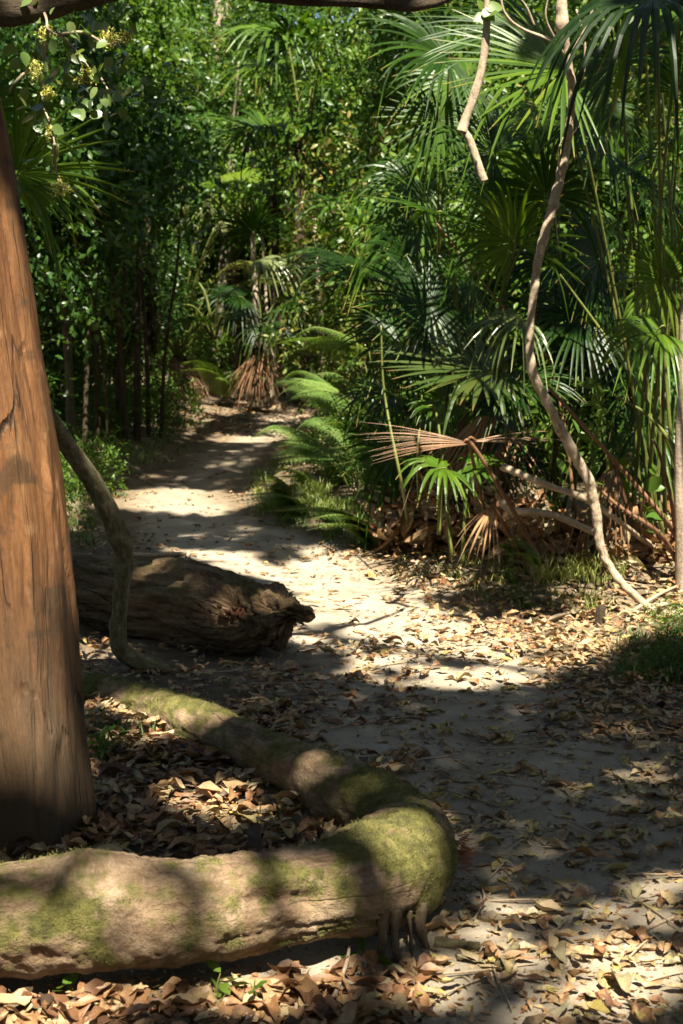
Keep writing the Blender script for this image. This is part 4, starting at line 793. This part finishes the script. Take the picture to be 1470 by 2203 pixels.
# ------------------------------------------------------------------ small plants
def sprig(name, base, h, nst, T, size, mat, label, cat='plant', group=None, lean=.4, kleaf=7):
    root = empty(name, base, label, cat, group); org = np.array(base); mb = MB(); ms = MB()
    for k in range(nst):
        a = RNG.uniform(0, 6.28); l = h * RNG.uniform(.7, 1.1); tip = org + [math.cos(a) * lean * l, math.sin(a) * lean * l, l]
        tube(ms, [org - [0, 0, .01], org * .5 + tip * .5 + [0, 0, .05 * l], tip], [.004, .003, .0015], 5, 12)
        twig_leaves(mb, (org * .7 + tip * .3)[None], norm(tip - org)[None], np.array([l * .75]), kleaf, T, size, gravity=.1, up=1.)
    ms.build('stem', M['petiole'], root, org=org); mb.build('foliage', M[mat], root, org=org); return root
sprig('seedling', on(190, 1345), .22, 3, LEAF, .085, 'leafmid', 'green seedling beside the rotten log and the orange trunk')
sprig('seedling', on(420, 1580), .10, 5, NARROW, .06, 'leafmid', 'small dark seedling growing on the back arm of the mossy log')
sprig('seedling', on(355, 1560), .10, 4, NARROW, .06, 'leafmid', 'small dark seedling against the mossy log behind the bright fallen leaf')
sprig('seedling', on(230, 1640), .1, 6, NARROW, .05, 'leafmid', 'small seedling at the foot of the orange trunk')
sprig('seedling', on(145, 2140), .05, 2, ROUND, .032, 'leafbright', 'tiny bright two-leaved seedling under the near log, leftmost', kleaf=3)
sprig('seedling', on(460, 2150), .05, 2, LEAF, .05, 'leafbright', 'tiny bright seedling in the sunlit leaves before the near log', kleaf=3)
sprig('seedling', on(555, 2165), .05, 2, LEAF, .04, 'leafbright', 'tiny seedling among curled leaves right of the brightest seedling', kleaf=3)
sprig('seedling', on(780, 2065), .04, 2, NARROW, .09, 'leafmid', 'flat green seedling under the bend of the near log', kleaf=3)
sprig('seedling', on(1105, 1272), .10, 2, ROUND, .05, 'leafbright', 'small bright seedling on the sunlit litter')
sprig('seedling', on(1100, 1215), .14, 3, LEAF, .07, 'leafbright', 'bright seedling in front of the dead heap')
sprig('sapling', on(1262, 1200), 1.0, 3, LEAF, .085, 'leafbright', 'leafy sapling with thin stems behind the lower liana', cat='sapling', lean=.08, kleaf=16)
sprig('sapling', on(1180, 1180), .62, 3, LEAF, .10, 'leafbright', 'low leafy shoot left of the lower liana', cat='sapling', lean=.25, kleaf=5)
sprig('sapling', on(1370, 1195), .5, 3, ROUND, .11, 'leafmid', 'round-leaved shoot between the leaning red stalks', cat='sapling', lean=.2, kleaf=5)
BS = on(845, 1165)
root = empty('strap_plant', BS, 'bright strap-leaved plant at the foot of the palms', 'plant'); 
mb = MB(); STRAP = leafT(.14, .2, -.5, st=(0, .15, .35, .55, .78, 1), ws=(0, .8, 1, 1, .7, 0)); n = 11; a = RNG.uniform(0, 6.28, n)
mb.inst(STRAP, np.repeat(BS[None], n, 0), basis(np.stack([np.cos(a), np.sin(a) * .6 - .3, RNG.uniform(.5, 1.3, n)], -1), np.stack([-np.cos(a) * .6, -np.sin(a) * .6, np.ones(n)], -1), RNG.uniform(.28, .46, n)), RNG.uniform(.5, 1, n)); mb.build('foliage', M['leafbright'], root, org=BS)

# flowering vine at the top left
root = empty('flowering_vine', at(85, 0, 5.0), 'flowering vine with yellow-green bud clusters hanging at the top left', 'vine'); org = np.array(root.location)
mb = MB(); vp = [[(75, -60), (85, 0), (100, 40), (105, 65), (140, 85), (170, 115), (195, 150)], [(105, 65), (95, 120), (90, 180), (95, 230), (110, 270), (118, 310)], [(120, 75), (180, 70), (230, 95), (270, 80)], [(60, 150), (30, 180), (20, 200)], [(118, 310), (120, 360), (128, 400)], [(190, 150), (215, 165), (232, 192)], [(10, -20), (25, 20), (5, 50), (-20, 80)], [(60, -20), (35, 40), (-10, 45)]]
for pv in vp: tube(mb, [at(u, v, 5.0 + .1 * math.sin(u)) for u, v in pv], np.linspace(.006, .0025, len(pv)), 6, 30, amp=.2, fr=40)
mb.build('stem', M['liana'], root, org=org)
mb = MB(); lp_ = []
for (u, v, r, n) in [(100, 20, 60, 22), (150, 90, 50, 20), (90, 240, 22, 14), (115, 290, 18, 8), (200, 60, 50, 16), (130, 160, 60, 26), (60, 110, 60, 16), (240, 120, 60, 18), (110, 345, 25, 8), (190, 200, 50, 20), (230, 240, 40, 14), (300, 200, 60, 18)]:
    for _ in range(n): lp_.append(at(u + RNG.normal() * r * .6, v + RNG.normal() * r * .6, 5.05 + RNG.uniform(-.2, .3)))
lp_ = np.array(lp_); n = len(lp_); mb.inst(ROUND, lp_, basis(rdir(n) * [1, .6, .5] + [0, 0, -.6], rdir(n) * .7 + [0, -.4, .8], RNG.uniform(.03, .06, n)), RNG.uniform(0, 1, n)); mb.build('foliage', M['vineleaf'], root, org=org)
for (u, v, r) in [(75, 150, .05), (185, 168, .045), (130, 405, .055), (235, 85, .05), (105, 200, .03), (100, 75, .04), (110, 285, .03), (270, 80, .04)]:
    mb = MB(); c = at(u, v, 4.95)
    for k in range(26):
        d = rdir(1)[0]; e = c + d * r * .7 * RNG.uniform(.5, 1) * [1, .8, 1]; tube(mb, [c + [0, 0, r * .6], c * .4 + e * .6, e], [.0014, .001, .0008], 4, 5)
        nb = 5; bpz = e + RNG.normal(size=(nb, 3)) * .006; mb.inst(SHORT, bpz, basis(rdir(nb), rdir(nb), .012 + np.zeros(nb)), RNG.uniform(.2, 1, nb))
    mb.build('flower_cluster', M['flower'], root, org=org)

# ------------------------------------------------------------------ forest understorey: each bush or small tree a thing
def crown_proto(nblob, ext, ntw, k, T, size, drop=.35, shell=.55, up=.6, rnd=0., zo=0.):
    mb = MB(); 
    for _ in range(nblob):
        c = RNG.uniform(-1, 1, 3) * ext * .72 + [0, 0, ext[2] + zo]; r = ext * RNG.uniform(.22, .5)
        n = ntw // nblob; d = rdir(n); rr = RNG.uniform(shell, 1.0, (n, 1)) ** .7
        base = c + d * rr * r; base[:, 2] = np.maximum(base[:, 2], .05 * RNG.random(n))
        td = norm(d * .8 + RNG.normal(size=(n, 3)) * .5 + [0, 0, -.25]); twig_leaves(mb, base, td, RNG.uniform(.2, .5, n), k, T, size, rnd + RNG.normal(0, .06), gravity=drop, up=up)
    return mb
def stems(mb, n, h, spread, r, seg=7):
    for _ in range(n):
        a = RNG.uniform(0, 6.28); b = np.array([math.cos(a), math.sin(a), 0]) * .12 * spread; e = np.array([math.cos(a + RNG.normal() * .4), math.sin(a), 0]) * spread * RNG.uniform(.3, .8) + [0, 0, h * RNG.uniform(.7, 1)]
        tube(mb, [b - [0, 0, .1], b * .6 + e * .4 * [.6, .6, 1] + RNG.normal(size=3) * .06, e], [r, r * .75, r * .35], seg, 22, amp=.12, fr=6)
PROTO = {}
def proto(key, nm, ext, args, mat, nst, r, bark, h=None):
    root = bpy.data.objects.new(nm, None); COL.objects.link(root); mb = crown_proto(*args); mb.build('crown', M[mat], root)
    ms = MB(); stems(ms, nst, (h or ext[2] * 1.3), ext[0], r); ms.build('trunk', M[bark], root); PROTO[key] = [root, False]
proto('glossy', 'understorey_shrub', (1.3, 1.1, 1.3), (14, np.array([1.3, 1.1, 1.3]), 1900, 8, LEAF, .07), 'leafmid', 5, .03, 'darkbark')
proto('dark', 'understorey_tree', (1.5, 1.2, 2.3), (16, np.array([1.5, 1.2, 2.3]), 2200, 8, LEAF, .082), 'leafdark', 6, .04, 'darkbark')
proto('olive', 'understorey_shrub', (1.4, 1.1, 1.7), (16, np.array([1.4, 1.1, 1.7]), 2600, 8, LEAF, .058), 'leafolive', 6, .025, 'darkbark')
proto('tall', 'understorey_tree', (1.7, 1.4, 3.2), (20, np.array([1.7, 1.4, 3.2]), 2700, 8, LEAF, .078), 'leafmid', 5, .05, 'greybark')
proto('low', 'low_bush', (.8, .7, .5), (9, np.array([.8, .7, .5]), 500, 8, LEAF, .06), 'leafmid', 6, .01, 'darkbark')
proto('raised', 'understorey_tree', (1.2, 1.0, 1.9), (13, np.array([1.2, 1.0, 1.9]), 1600, 8, LEAF, .08, .35, .55, .6, 0., 1.7), 'leafdark', 4, .035, 'darkbark', 4.2)
proto('raisedmid', 'understorey_tree', (1.4, 1.1, 2.0), (14, np.array([1.4, 1.1, 2.0]), 1900, 8, LEAF, .075, .4, .55, .6, 0., 2.2), 'leafmid', 4, .04, 'greybark', 4.8)
def place(key, u, Yd, sc, label, cat='tree', dz=0., squash=1., group='understorey along the path'):
    x = at(u, 700, Yd)[0]; r, used = PROTO[key]
    o = copy_tree(r) if used else r; PROTO[key][1] = True
    o.location = (x, Yd, hz(x, Yd) + dz); o.rotation_euler = (0, 0, RNG.uniform(0, 6.28)); o.scale = (sc, sc, sc * squash)
    tag(o, label, cat, group)
for a in [
    ('raised', 110, 14.2, .85, 'dark leafy tree behind the slender grey trunk'), ('raised', 300, 24, 1.0, 'dark leafy tree behind the upright palm'), ('dark', -60, 13, 1.0, 'dark leafy tree behind the upright fan palm at the left'),
    ('dark', 90, 19, 1.15, 'dark tree in the deep shade left of the thin stems'), ('dark', 200, 24, 1.0, 'dark tree in the deep shade behind the thin stems'),
    ('tall', 250, 26, 1.1, 'tall mid-green tree above the dark thicket on the left'), ('raisedmid', 440, 25, 1.15, 'mid-green tree below the far pale trunk'), ('raisedmid', 110, 15.5, 1.1, 'mid-green tree behind the flowering vine'),
    ('raised', 520, 26, 1.1, 'dark tree behind the bleached sunlit frond'), ('raisedmid', 660, 25, 1.0, 'glossy sunlit tree straight beyond the path bend'), ('tall', 620, 27, 1.1, 'tall tree in the centre of the far foliage'),
    ('olive', 890, 15.5, .75, 'olive-leaved sunlit bush with reddish tips left of the palms'), ('olive', 935, 13.5, .65, 'olive-leaved bush with yellow shoots behind the small dark frond'), ('olive', 870, 24, 1.6, 'high olive-leaved tree under the dark limb'),
    ('olive', 1010, 17, 1.35, 'high olive tree behind the hanging round frond'), ('glossy', 1040, 14, 1.1, 'sunlit shrub glimpsed through the middle fan palm'), ('glossy', 1120, 13, 1.3, 'sunlit shrub behind the broken hanging branch'),
    ('tall', 1000, 18, 1.1, 'tall tree behind the middle fan palm'), ('tall', 1250, 16, 1.1, 'tall tree behind the long liana'), ('glossy', 1300, 12.5, 1.2, 'shrub glimpsed between the tall green stalks'), ('olive', 1440, 13.5, 1.3, 'olive bush behind the tall green stalks at the right'),
    ('tall', 1450, 18, 1.2, 'tall tree at the far right behind the stalks'), ('dark', -80, 16, 1.2, 'dark tree hidden mostly by the orange trunk'), ('tall', 850, 25, 1.25, 'far tall tree above the olive bushes'), ('tall', 350, 27, 1.25, 'far tall tree above the upright palm'),
    ('tall', 130, 26, 1.3, 'far tall tree left of the upright palm'), ('tall', 1100, 25, 1.3, 'far tall tree above the middle palm'), ('tall', 1350, 24, 1.3, 'far tall tree above the stalks'), ('raised', 760, 22, 1.0, 'dark tree behind the bracken at the bend'), ('dark', 520, 28, 1.2, 'dark far tree behind the brown palm skirt'),
    ('dark', 235, 18.2, .65, 'dark bush low behind the thin stems'), ('dark', 150, 19.8, .6, 'dark bush low beside the slender grey trunk'), ('glossy', 290, 24.5, .9, 'shaded glossy shrub deep behind the thin stems'),
    ('glossy', 420, 26.5, 1.3, 'glossy shrub right of the upright palm'), ('glossy', 50, 16.2, .8, 'glossy shrub among the thin dark stems'), ('dark', 740, 27, 1.2, 'dark far tree where the path vanishes')]:
    place(*a)
for a in [('low', 250, 15.2, .6, 'low bush at the shaded left edge of the path'), ('low', 150, 12.3, .5, 'low bush behind the crooked liana'), ('low', 80, 10.5, .6, 'low bush hidden behind the orange trunk'), ('low', 340, 17.5, .7, 'low bush beneath the upright palm'), ('low', 640, 26.5, .9, 'low bush beyond the brown palm skirt'),
          ('low', 850, 12.6, .8, 'low bush behind the bracken'), ('low', 1500, 6.6, .2, 'dark low plant at the right edge beside the sunlit litter'), ('low', 1470, 6.0, .16, 'small dark plant in shade at the right edge'), ('low', 800, 11.8, .45, 'low bush on the inner bank of the path'), ('low', 430, 24, .9, 'far low bush at the end of the path')]:
    place(*a, cat='bush', group='low bushes along the path')
# thin dark stems of the thicket, left
for k, (u, v, Yd, r, du, lab) in enumerate([(210, 930, 14.2, .035, -6, 'thin dark stem nearest the slender grey trunk'), (250, 920, 14.6, .03, 20, 'thin dark stem leaning right in the thicket'), (270, 915, 14.4, .04, -30, 'thicker dark stem leaning left in the thicket'), (295, 915, 14.8, .045, 4, 'straight dark stem in the middle of the thicket'),
                                            (320, 905, 15.3, .03, -15, 'thin stem left of the upright palm'), (235, 925, 14.0, .022, -45, 'thinnest stem slanting left in the thicket'), (345, 900, 15.5, .025, 35, 'thin stem crossing before the upright palm'), (180, 930, 13.6, .03, 30, 'thin stem crossing behind the slender grey trunk')]):
    b = on(u, v); b[1] = Yd; b[0] = at(u, v, Yd)[0]; b[2] = hz(b[0], Yd)
    root = empty('thin_tree', b, lab, 'tree', 'thin stems of the left thicket'); top = at(u + du * 1.4, 400, Yd)
    mb = MB(); tube(mb, [b - [0, 0, .05], at(u + du * .3, 760, Yd), at(u + du, 580, Yd), top], [r * .9, r * .75, r * .6, r * .35], 9, 40, amp=.1, fr=5); mb.build('trunk', M['darkbark'], root, org=b)
    mb = MB(); n = 75; bs = top + [0, 0, .35] + RNG.normal(size=(n, 3)) * [.32, .35, .45]; twig_leaves(mb, bs, norm(rdir(n) + [0, 0, -.3]), RNG.uniform(.2, .45, n), 8, LEAF, .1); mb.build('crown', M['leafdark'], root, org=b)
for k, (u, v, u2, v2, Yd, r, lab) in enumerate([(585, 848, 555, 690, 20.6, .06, 'pale leaning stem beside the brown palm skirt'), (597, 845, 578, 720, 20.8, .03, 'thin pale stem right of the leaning pale stem'), (690, 830, 692, 720, 20, .05, 'reddish stem glimpsed above the bracken')]):
    b = at(u, v, Yd); b[2] = hz(b[0], Yd); root = empty('thin_tree', b, lab, 'tree', 'pale stems by the path bend'); mb = MB(); tube(mb, [b - [0, 0, .05], at(u * .5 + u2 * .5 + 4, v * .5 + v2 * .5, Yd), at(u2, v2, Yd), at(u2 - 15, v2 - 250, Yd)], [r, r * .85, r * .8, r * .5], 10, 40, amp=.1, fr=5); mb.build('trunk', M['palebark'], root, org=b)
    mb = MB(); n = 22; bs = at(u2 - 15, v2 - 250, Yd) + [0, 0, .2] + RNG.normal(size=(n, 3)) * [.3, .3, .25]; twig_leaves(mb, bs, rdir(n), RNG.uniform(.2, .4, n), 8, LEAF, .09); mb.build('crown', M['leafmid'], root, org=b)
# far forest that closes the view, one mass
mb = MB()
ny = 70000; side = RNG.integers(0, 3, ny); tt = RNG.uniform(0, 1, ny); rx = np.where(side == 0, -9.5, np.where(side == 1, 9.5, -9.5 + 19 * tt)) + RNG.normal(0, .5, ny); ry = np.where(side == 2, -13 + RNG.normal(0, .5, ny), -13 + 49 * tt)
rz = RNG.uniform(0, 14, ny); pr = np.stack([rx, ry, rz], -1); mb.inst(DIAMOND, pr, basis(rdir(ny), rdir(ny), RNG.uniform(.3, .5, ny)), RNG.uniform(0, 1, ny))
n = 15000; xx = RNG.uniform(-16, 16, n); yy = RNG.uniform(30, 38, n); zz = RNG.uniform(0, 13.5, n)
twig_leaves(mb, np.stack([xx, yy, zz], -1), norm(rdir(n) + [0, 0, -.3]), RNG.uniform(.3, .7, n), 9, LEAF, .28)
tag(mb.build('forest', M['leafdark']), 'far wall of shaded rainforest leaves closing the view', 'forest', kind='stuff')

# ------------------------------------------------------------------ sticks
GK = 'fallen sticks and branches'
for pp, r, mt, lb in [
    ([at(1080, 1078, 7.9), at(1105, 1098, 7.85), at(1190, 1108, 7.8), at(1290, 1150, 7.7)], .026, 'stick', 'thick pale broken branch lying on the heap at the right'),
    ([at(1080, 1003, 7.6), at(1180, 1045, 7.55), at(1280, 1085, 7.5), on(1420, 1190)], .020, 'stick', 'long pale split branch leaning behind the lower liana'),
    ([on(985, 1145, .48), on(1060, 1148, .48), on(1105, 1140, .5), on(1180, 1150, .45)], .006, 'stick', 'thin crooked twig over the dark heap'),
    ([on(1310, 1170, .05), on(1380, 1190, .05), on(1450, 1200, .05)], .016, 'stick', 'pale stick behind the foot of the liana'),
    ([on(1350, 1330, .02), on(1420, 1290, .03), on(1475, 1265, .03)], .010, 'stick', 'thin stick at the foot of the right edge trunk'),
    ([on(1165, 1345, .02), on(1230, 1330, .03), on(1290, 1332, .02)], .012, 'stick', 'grey stick on the sunlit litter near the small stump'),
    ([on(1130, 1360, .015), on(1180, 1345, .02), on(1250, 1320, .02)], .008, 'stick', 'thin twig parallel to the grey stick'),
    ([on(940, 2045, .02), on(1030, 2058, .025)], .017, 'mossliana', 'short mossy stick right of the hanging roots'),
    ([on(1075, 2100, .02), on(1110, 2060, .03)], .016, 'mossliana', 'short cut mossy stick standing end on among leaves'),
    ([on(190, 1860, .03), on(260, 1815, .03)], .014, 'mossliana', 'short mossy stick behind the near log'),
    ([on(1320, 2045, .02), on(1400, 2010, .02), on(1450, 1990, .02)], .007, 'stick', 'dark twig lying in the dappled light'),
    ([on(720, 2180, .04), on(745, 2110, .04), on(752, 2070, .04)], .006, 'stick', 'thin twig slanting in the sunlit leaves in front of the log'),
    ([on(590, 1500, .015), on(650, 1520, .015), on(700, 1522, .015)], .010, 'mossliana', 'dark stick on the path edge below the broken log'),
    ([on(520, 1535, .01), on(620, 1540, .012), on(700, 1560, .01)], .004, 'mossliana', 'thin dark twig beside the back arm of the mossy log'),
    ([on(250, 1200, .03), on(330, 1205, .03), on(400, 1200, .03)], .018, 'stick', 'stick lying behind the rotten log'),
    ([on(1320, 1600, .01), on(1400, 1590, .012), on(1470, 1560, .01)], .006, 'mossliana', 'dark twig in the shaded litter at the right'),
    ([on(880, 1140, .25), on(830, 1160, .1), on(840, 1190, .02)], .018, 'stick', 'pale curled wood end at the left of the dead heap'),
    ([on(980, 1210, .02), on(1060, 1180, .12), on(1120, 1120, .3)], .008, 'stick', 'thin brown stick leaning across the dead heap')]:
    rod('fallen_branch', pp, np.linspace(r, r * .7, len(pp)), mt, lb, 'branch', GK, amp=.15, fr=25)
b = on(1290, 1345); mb = MB(); tube(mb, [b - [0, 0, .03], b + [0, 0, .06], b + [.01, 0, .1]], [.03, .026, .024], 12, 14, amp=.2, fr=30); o = mb.build('small_stump', M['darkbark'], None, org=b); o.location = b; tag(o, 'small broken stump in the sunlit litter', 'stump')

# ------------------------------------------------------------------ leaf litter
def leaf5(w, c, s, tw):
    st = np.array([0, .1, .25, .45, .65, .82, .93, 1.]); ws = np.array([.03, .42, .82, 1, .86, .5, .2, .01]); V = []
    for t, k in zip(st, ws):
        for q in np.linspace(-1, 1, 5):
            y = q * k * w / 2; yy = abs(q) * k
            z = c * ((t - .5) ** 2 * 1.6 - .12) + s * (yy ** 2) * .35 * w / .42 + .03 * math.sin(7 * t + 2.5 * q)
            a_ = tw * (t - .5); V.append((t, y * math.cos(a_) - z * math.sin(a_), y * math.sin(a_) + z * math.cos(a_)))
    V = np.array(V, float); V[:, 1] *= 1 + .22 * np.sin(V[:, 0] * 11 + c * 9 + np.sign(V[:, 1]) * 2); V[:, 2] += .05 * np.sin(V[:, 0] * 9 + 3 * V[:, 1] / w + s * 7); V[:, 1] += .08 * np.sin(V[:, 0] * 3.1) * (1 if c > 0 else -1)
    return V, [grid_faces(8, 5)]
LT = [leaf5(w_, c, s, tw_) for w_, c, s, tw_ in [(.40, .4, .35, .9), (.30, -.45, .3, -1.2), (.44, .5, .6, 1.1), (.36, .2, -.4, -.8), (.46, -.25, .6, .6), (.33, .08, .08, .3)]]
COLN = ['dark brown', 'brown', 'red-brown', 'tan', 'pale tan', 'grey', 'yellow']
def litter_points():
    """x, y, size, lift and colour of every fallen leaf"""
    out = []
    def zone(n, u0, u1, v0, v1, s0, s1, lift, path=1.0, cm=.5, cs=.24):
        u = RNG.uniform(u0, u1, n); v = RNG.uniform(v0, v1, n)
        g = np.array([gnd(a, b_)[:2] for a, b_ in zip(u, v)]); d = pdist(g[:, 0], g[:, 1])
        k = RNG.uniform(size=n) < np.where(d < HW - .15, path, 1.0)
        g = g[k]; m_ = len(g); out.append(np.column_stack([g, (s0 + (s1 - s0) * 1.9 * RNG.beta(1.3, 3.2, m_)) * .80, RNG.uniform(0, lift, m_), np.clip(RNG.normal(cm, cs, m_), 0, 1)]))
    zone(900, -100, 900, 2085, 2330, .065, .12, .03, 1, .42, .2); zone(230, 800, 1560, 2050, 2330, .05, .10, .025, 1, .62)
    zone(430, 820, 1560, 1800, 2080, .05, .10, .015, .75, .70, .2); zone(1200, 820, 1560, 1480, 1820, .045, .10, .012, .5, .76, .2)
    zone(900, 180, 860, 1640, 1850, .05, .11, .035, 1, .5); zone(560, 180, 640, 1530, 1660, .06, .11, .04, 1, .5); zone(500, 160, 900, 1380, 1560, .05, .10, .025, .7, .5)
    zone(450, 560, 900, 1440, 1720, .05, .10, .01, .4, .5)
    zone(1800, 560, 1560, 1180, 1480, .04, .09, .03, .42, .62, .2); zone(1400, 850, 1560, 1185, 1420, .045, .10, .06, .5, .6, .2); zone(500, 1150, 1560, 1390, 1600, .05, .1, .03, .8, .5)
    zone(900, 160, 860, 1060, 1230, .04, .09, .01, .5, .5); zone(800, 150, 760, 900, 1070, .04, .09, .01, .45, .5); zone(1500, 350, 800, 866, 935, .05, .10, .01, .9, .42); zone(260, -100, 250, 1800, 1870, .06, .1, .04)
    return np.concatenate(out)
LP = litter_points()
onlog = np.array([((Cl[:, :2] - p[None, :2]) ** 2).sum(1).min() for p in LP]) ; LP = LP[onlog > .10 ** 2]
rl2 = np.array([((ax[:, :2] - p[None, :2]) ** 2).sum(1).min() for p in LP]); LP = LP[rl2 > .15 ** 2]
LP = LP[((LP[:, 0] - b0[0]) ** 2 + (LP[:, 1] - b0[1]) ** 2) > .21 ** 2]
n = len(LP); LZ = height(LP[:, 0], LP[:, 1]) + .014 + LP[:, 3]
a = RNG.uniform(0, 6.28, n); tl = RNG.normal(0, 1, (n, 1)) * (.12 + 5 * LP[:, 3:4])
LD = np.column_stack([np.cos(a), np.sin(a), np.clip(tl[:, 0], -.9, .9) * .6]); LN = norm(np.column_stack([RNG.normal(size=(n, 2)) * (.12 + 4.5 * LP[:, 3:4]), np.where(RNG.random(n) < .2, -1, 1)]))
pos = np.column_stack([LP[:, :2], LZ]); kind = RNG.integers(0, len(LT), n)
# the 300 that show largest, each an object
cc = pos - [0, 0, CAM_Z]; cp, sp = math.cos(PITCH), math.sin(PITCH); dep = cc[:, 1] * cp - cc[:, 2] * sp; up_ = cc[:, 1] * sp + cc[:, 2] * cp
pu = 735 + cc[:, 0] / dep / TF * HH; pv_ = HH - up_ / dep / TF * HH
front = at(0, 1985, 3.)[1] - .12
vis = (pu > 5) & (pu < 1465) & (pv_ < 2195) & (pv_ > 0) & ~((pu < 960) & (pv_ > 1840) & (pv_ < 2090))
score = np.where(vis, LP[:, 2] / dep, 0); big = np.argsort(-score)[:300]; isbig = np.zeros(n, bool); isbig[big] = True
CQ = np.clip((LP[:, 4] * 6.999).astype(int), 0, 6)
meshes = {}
rot = basis(LD, LN, LP[:, 2])
def zone_name(u, v):
    if v > 2080: return 'in the sunlit litter before the near log' if u < 800 else 'in the dappled litter right of the near log'
    if v > 1800: return 'on the dappled ground right of the log bend'
    if u < 860: return 'in the litter enclosed by the bent mossy log'
    return 'on the shaded path beyond the log bend'
for i_ in big:
    key = (kind[i_], CQ[i_])
    if key not in meshes:
        mb = MB(); V, Fs = LT[key[0]]; mb.add(V, Fs, 0, (key[1] + .5) / 7, V * .1); o = mb.build('fallen_leaf', M['litter']); meshes[key] = o.data
    else:
        o = bpy.data.objects.new('fallen_leaf', meshes[key]); COL.objects.link(o)
    zn = zone_name(pu[i_], pv_[i_])
    o.matrix_world = Matrix.Translation(Vector(pos[i_])) @ Matrix(rot[i_].tolist()).to_4x4()
    tag(o, f"{COLN[CQ[i_]]} {['curled', 'arched', 'tightly rolled', 'humped', 'cupped', 'flat'][kind[i_]]} dead leaf {zn}", 'leaf', 'dead leaves ' + zn)
mb = MB()
for k in range(len(LT)):
    q = (kind == k) & ~isbig; mb.inst(LT[k], pos[q], rot[q], LP[q, 4])
# heap of dead leaves and broken frond pieces under the palms, and fine crumbs between the leaves
n2 = 9000; u = RNG.uniform(100, 1560, n2); v = RNG.uniform(1180, 2250, n2); g = np.array([gnd(a_, b_) for a_, b_ in zip(u, v)]); dd = pdist(g[:, 0], g[:, 1]); k = RNG.uniform(size=n2) < np.where(dd < HW - .1, .55, 1); g = g[k]
g[:, 2] = height(g[:, 0], g[:, 1]) + .016; mb.inst(SHORT, g, basis(rdir(len(g)) * [1, 1, .15], rdir(len(g)) * .3 + [0, 0, 1], RNG.uniform(.008, .03, len(g))), np.clip(RNG.normal(.4, .25, len(g)), 0, 1))
for _ in range(170):                                                    # fine twigs shed with the leaves
    u = RNG.uniform(150, 1500); v = RNG.uniform(1200, 2190); p = on(u, v, .022); a_ = RNG.uniform(0, 6.28); l_ = RNG.uniform(.04, .16); d_ = np.array([math.cos(a_), math.sin(a_), 0]) * l_
    if ((Cl[:, :2] - p[None, :2]) ** 2).sum(1).min() < .03: continue
    tube(mb, [p - d_, p + RNG.normal(size=3) * [.012, .012, .004], p + d_], [.0028, .0032, .0015], 5, 8, mat=1)
tag(mb.build('leaf_litter', [M['litter'], M['stick']]), 'brown and tan leaf litter carpeting the path and its edges', 'leaf litter', kind='stuff')
mb = MB(); n3 = 2200; u = RNG.uniform(820, 1500, n3); v = RNG.uniform(1120, 1215, n3); g = np.array([on(a_, 1190) for a_ in u]); g[:, 1] += RNG.uniform(-.1, .6, n3); hh = .36 * np.exp(-((u - 980) / 180) ** 2) + .10
g[:, 2] = height(g[:, 0], g[:, 1]) + RNG.uniform(0, 1, n3) * hh; k = RNG.integers(0, 3, n3)
for j_ in range(3): q = k == j_; mb.inst([LT[2], LT[4], NARROW][j_], g[q], basis(rdir(q.sum()) * [1, 1, .7], rdir(q.sum()), RNG.uniform(.06, [.16, .16, .3][j_], q.sum())), np.clip(RNG.normal(.48, .22, q.sum()), 0, 1))
tag(mb.build('dead_leaf_heap', M['litter']), 'tangled heap of dead leaves and frond scraps under the palms', 'leaf heap', kind='stuff')
# grass and weeds
mb = MB(); GB = leafT(.06, .1, -.35, st=(0, .3, .7, 1), ws=(0, 1, .8, 0))
def tufts(n, u0, u1, v0, v1, h0, h1, per=9, rn=.5):
    for _ in range(n):
        b = on(RNG.uniform(u0, u1), RNG.uniform(v0, v1)); 
        if pdist(b[0:1], b[1:2])[0] < HW - .1: continue
        a_ = RNG.uniform(0, 6.28, per); mb.inst(GB, b + RNG.normal(size=(per, 3)) * [.03, .03, 0], basis(np.stack([np.cos(a_), np.sin(a_), RNG.uniform(.8, 2.5, per)], -1), np.stack([-np.cos(a_), -np.sin(a_), np.ones(per)], -1), RNG.uniform(h0, h1, per)), np.clip(RNG.normal(rn, .2, per), 0, 1))
tufts(260, 550, 720, 985, 1110, .05, .13, rn=.8); tufts(150, 560, 850, 1080, 1180, .05, .13, rn=.4); tufts(110, 850, 1330, 1200, 1260, .03, .09, rn=.9); tufts(60, 1000, 1300, 1245, 1330, .04, .1, rn=.9)
tufts(160, 110, 400, 900, 1010, .06, .16, rn=.15); tufts(60, 110, 200, 1040, 1180, .06, .15, rn=.3); tufts(60, 1330, 1500, 1380, 1480, .05, .14, rn=.1); tufts(25, 190, 330, 1560, 1660, .04, .09, rn=.2); tufts(20, 600, 760, 1700, 1790, .04, .09, rn=.4); tufts(60, 660, 760, 890, 980, .08, .2, rn=.4)
tag(mb.build('grass', M['grass']), 'thin green grass on the path banks and in the litter', 'grass', kind='stuff')
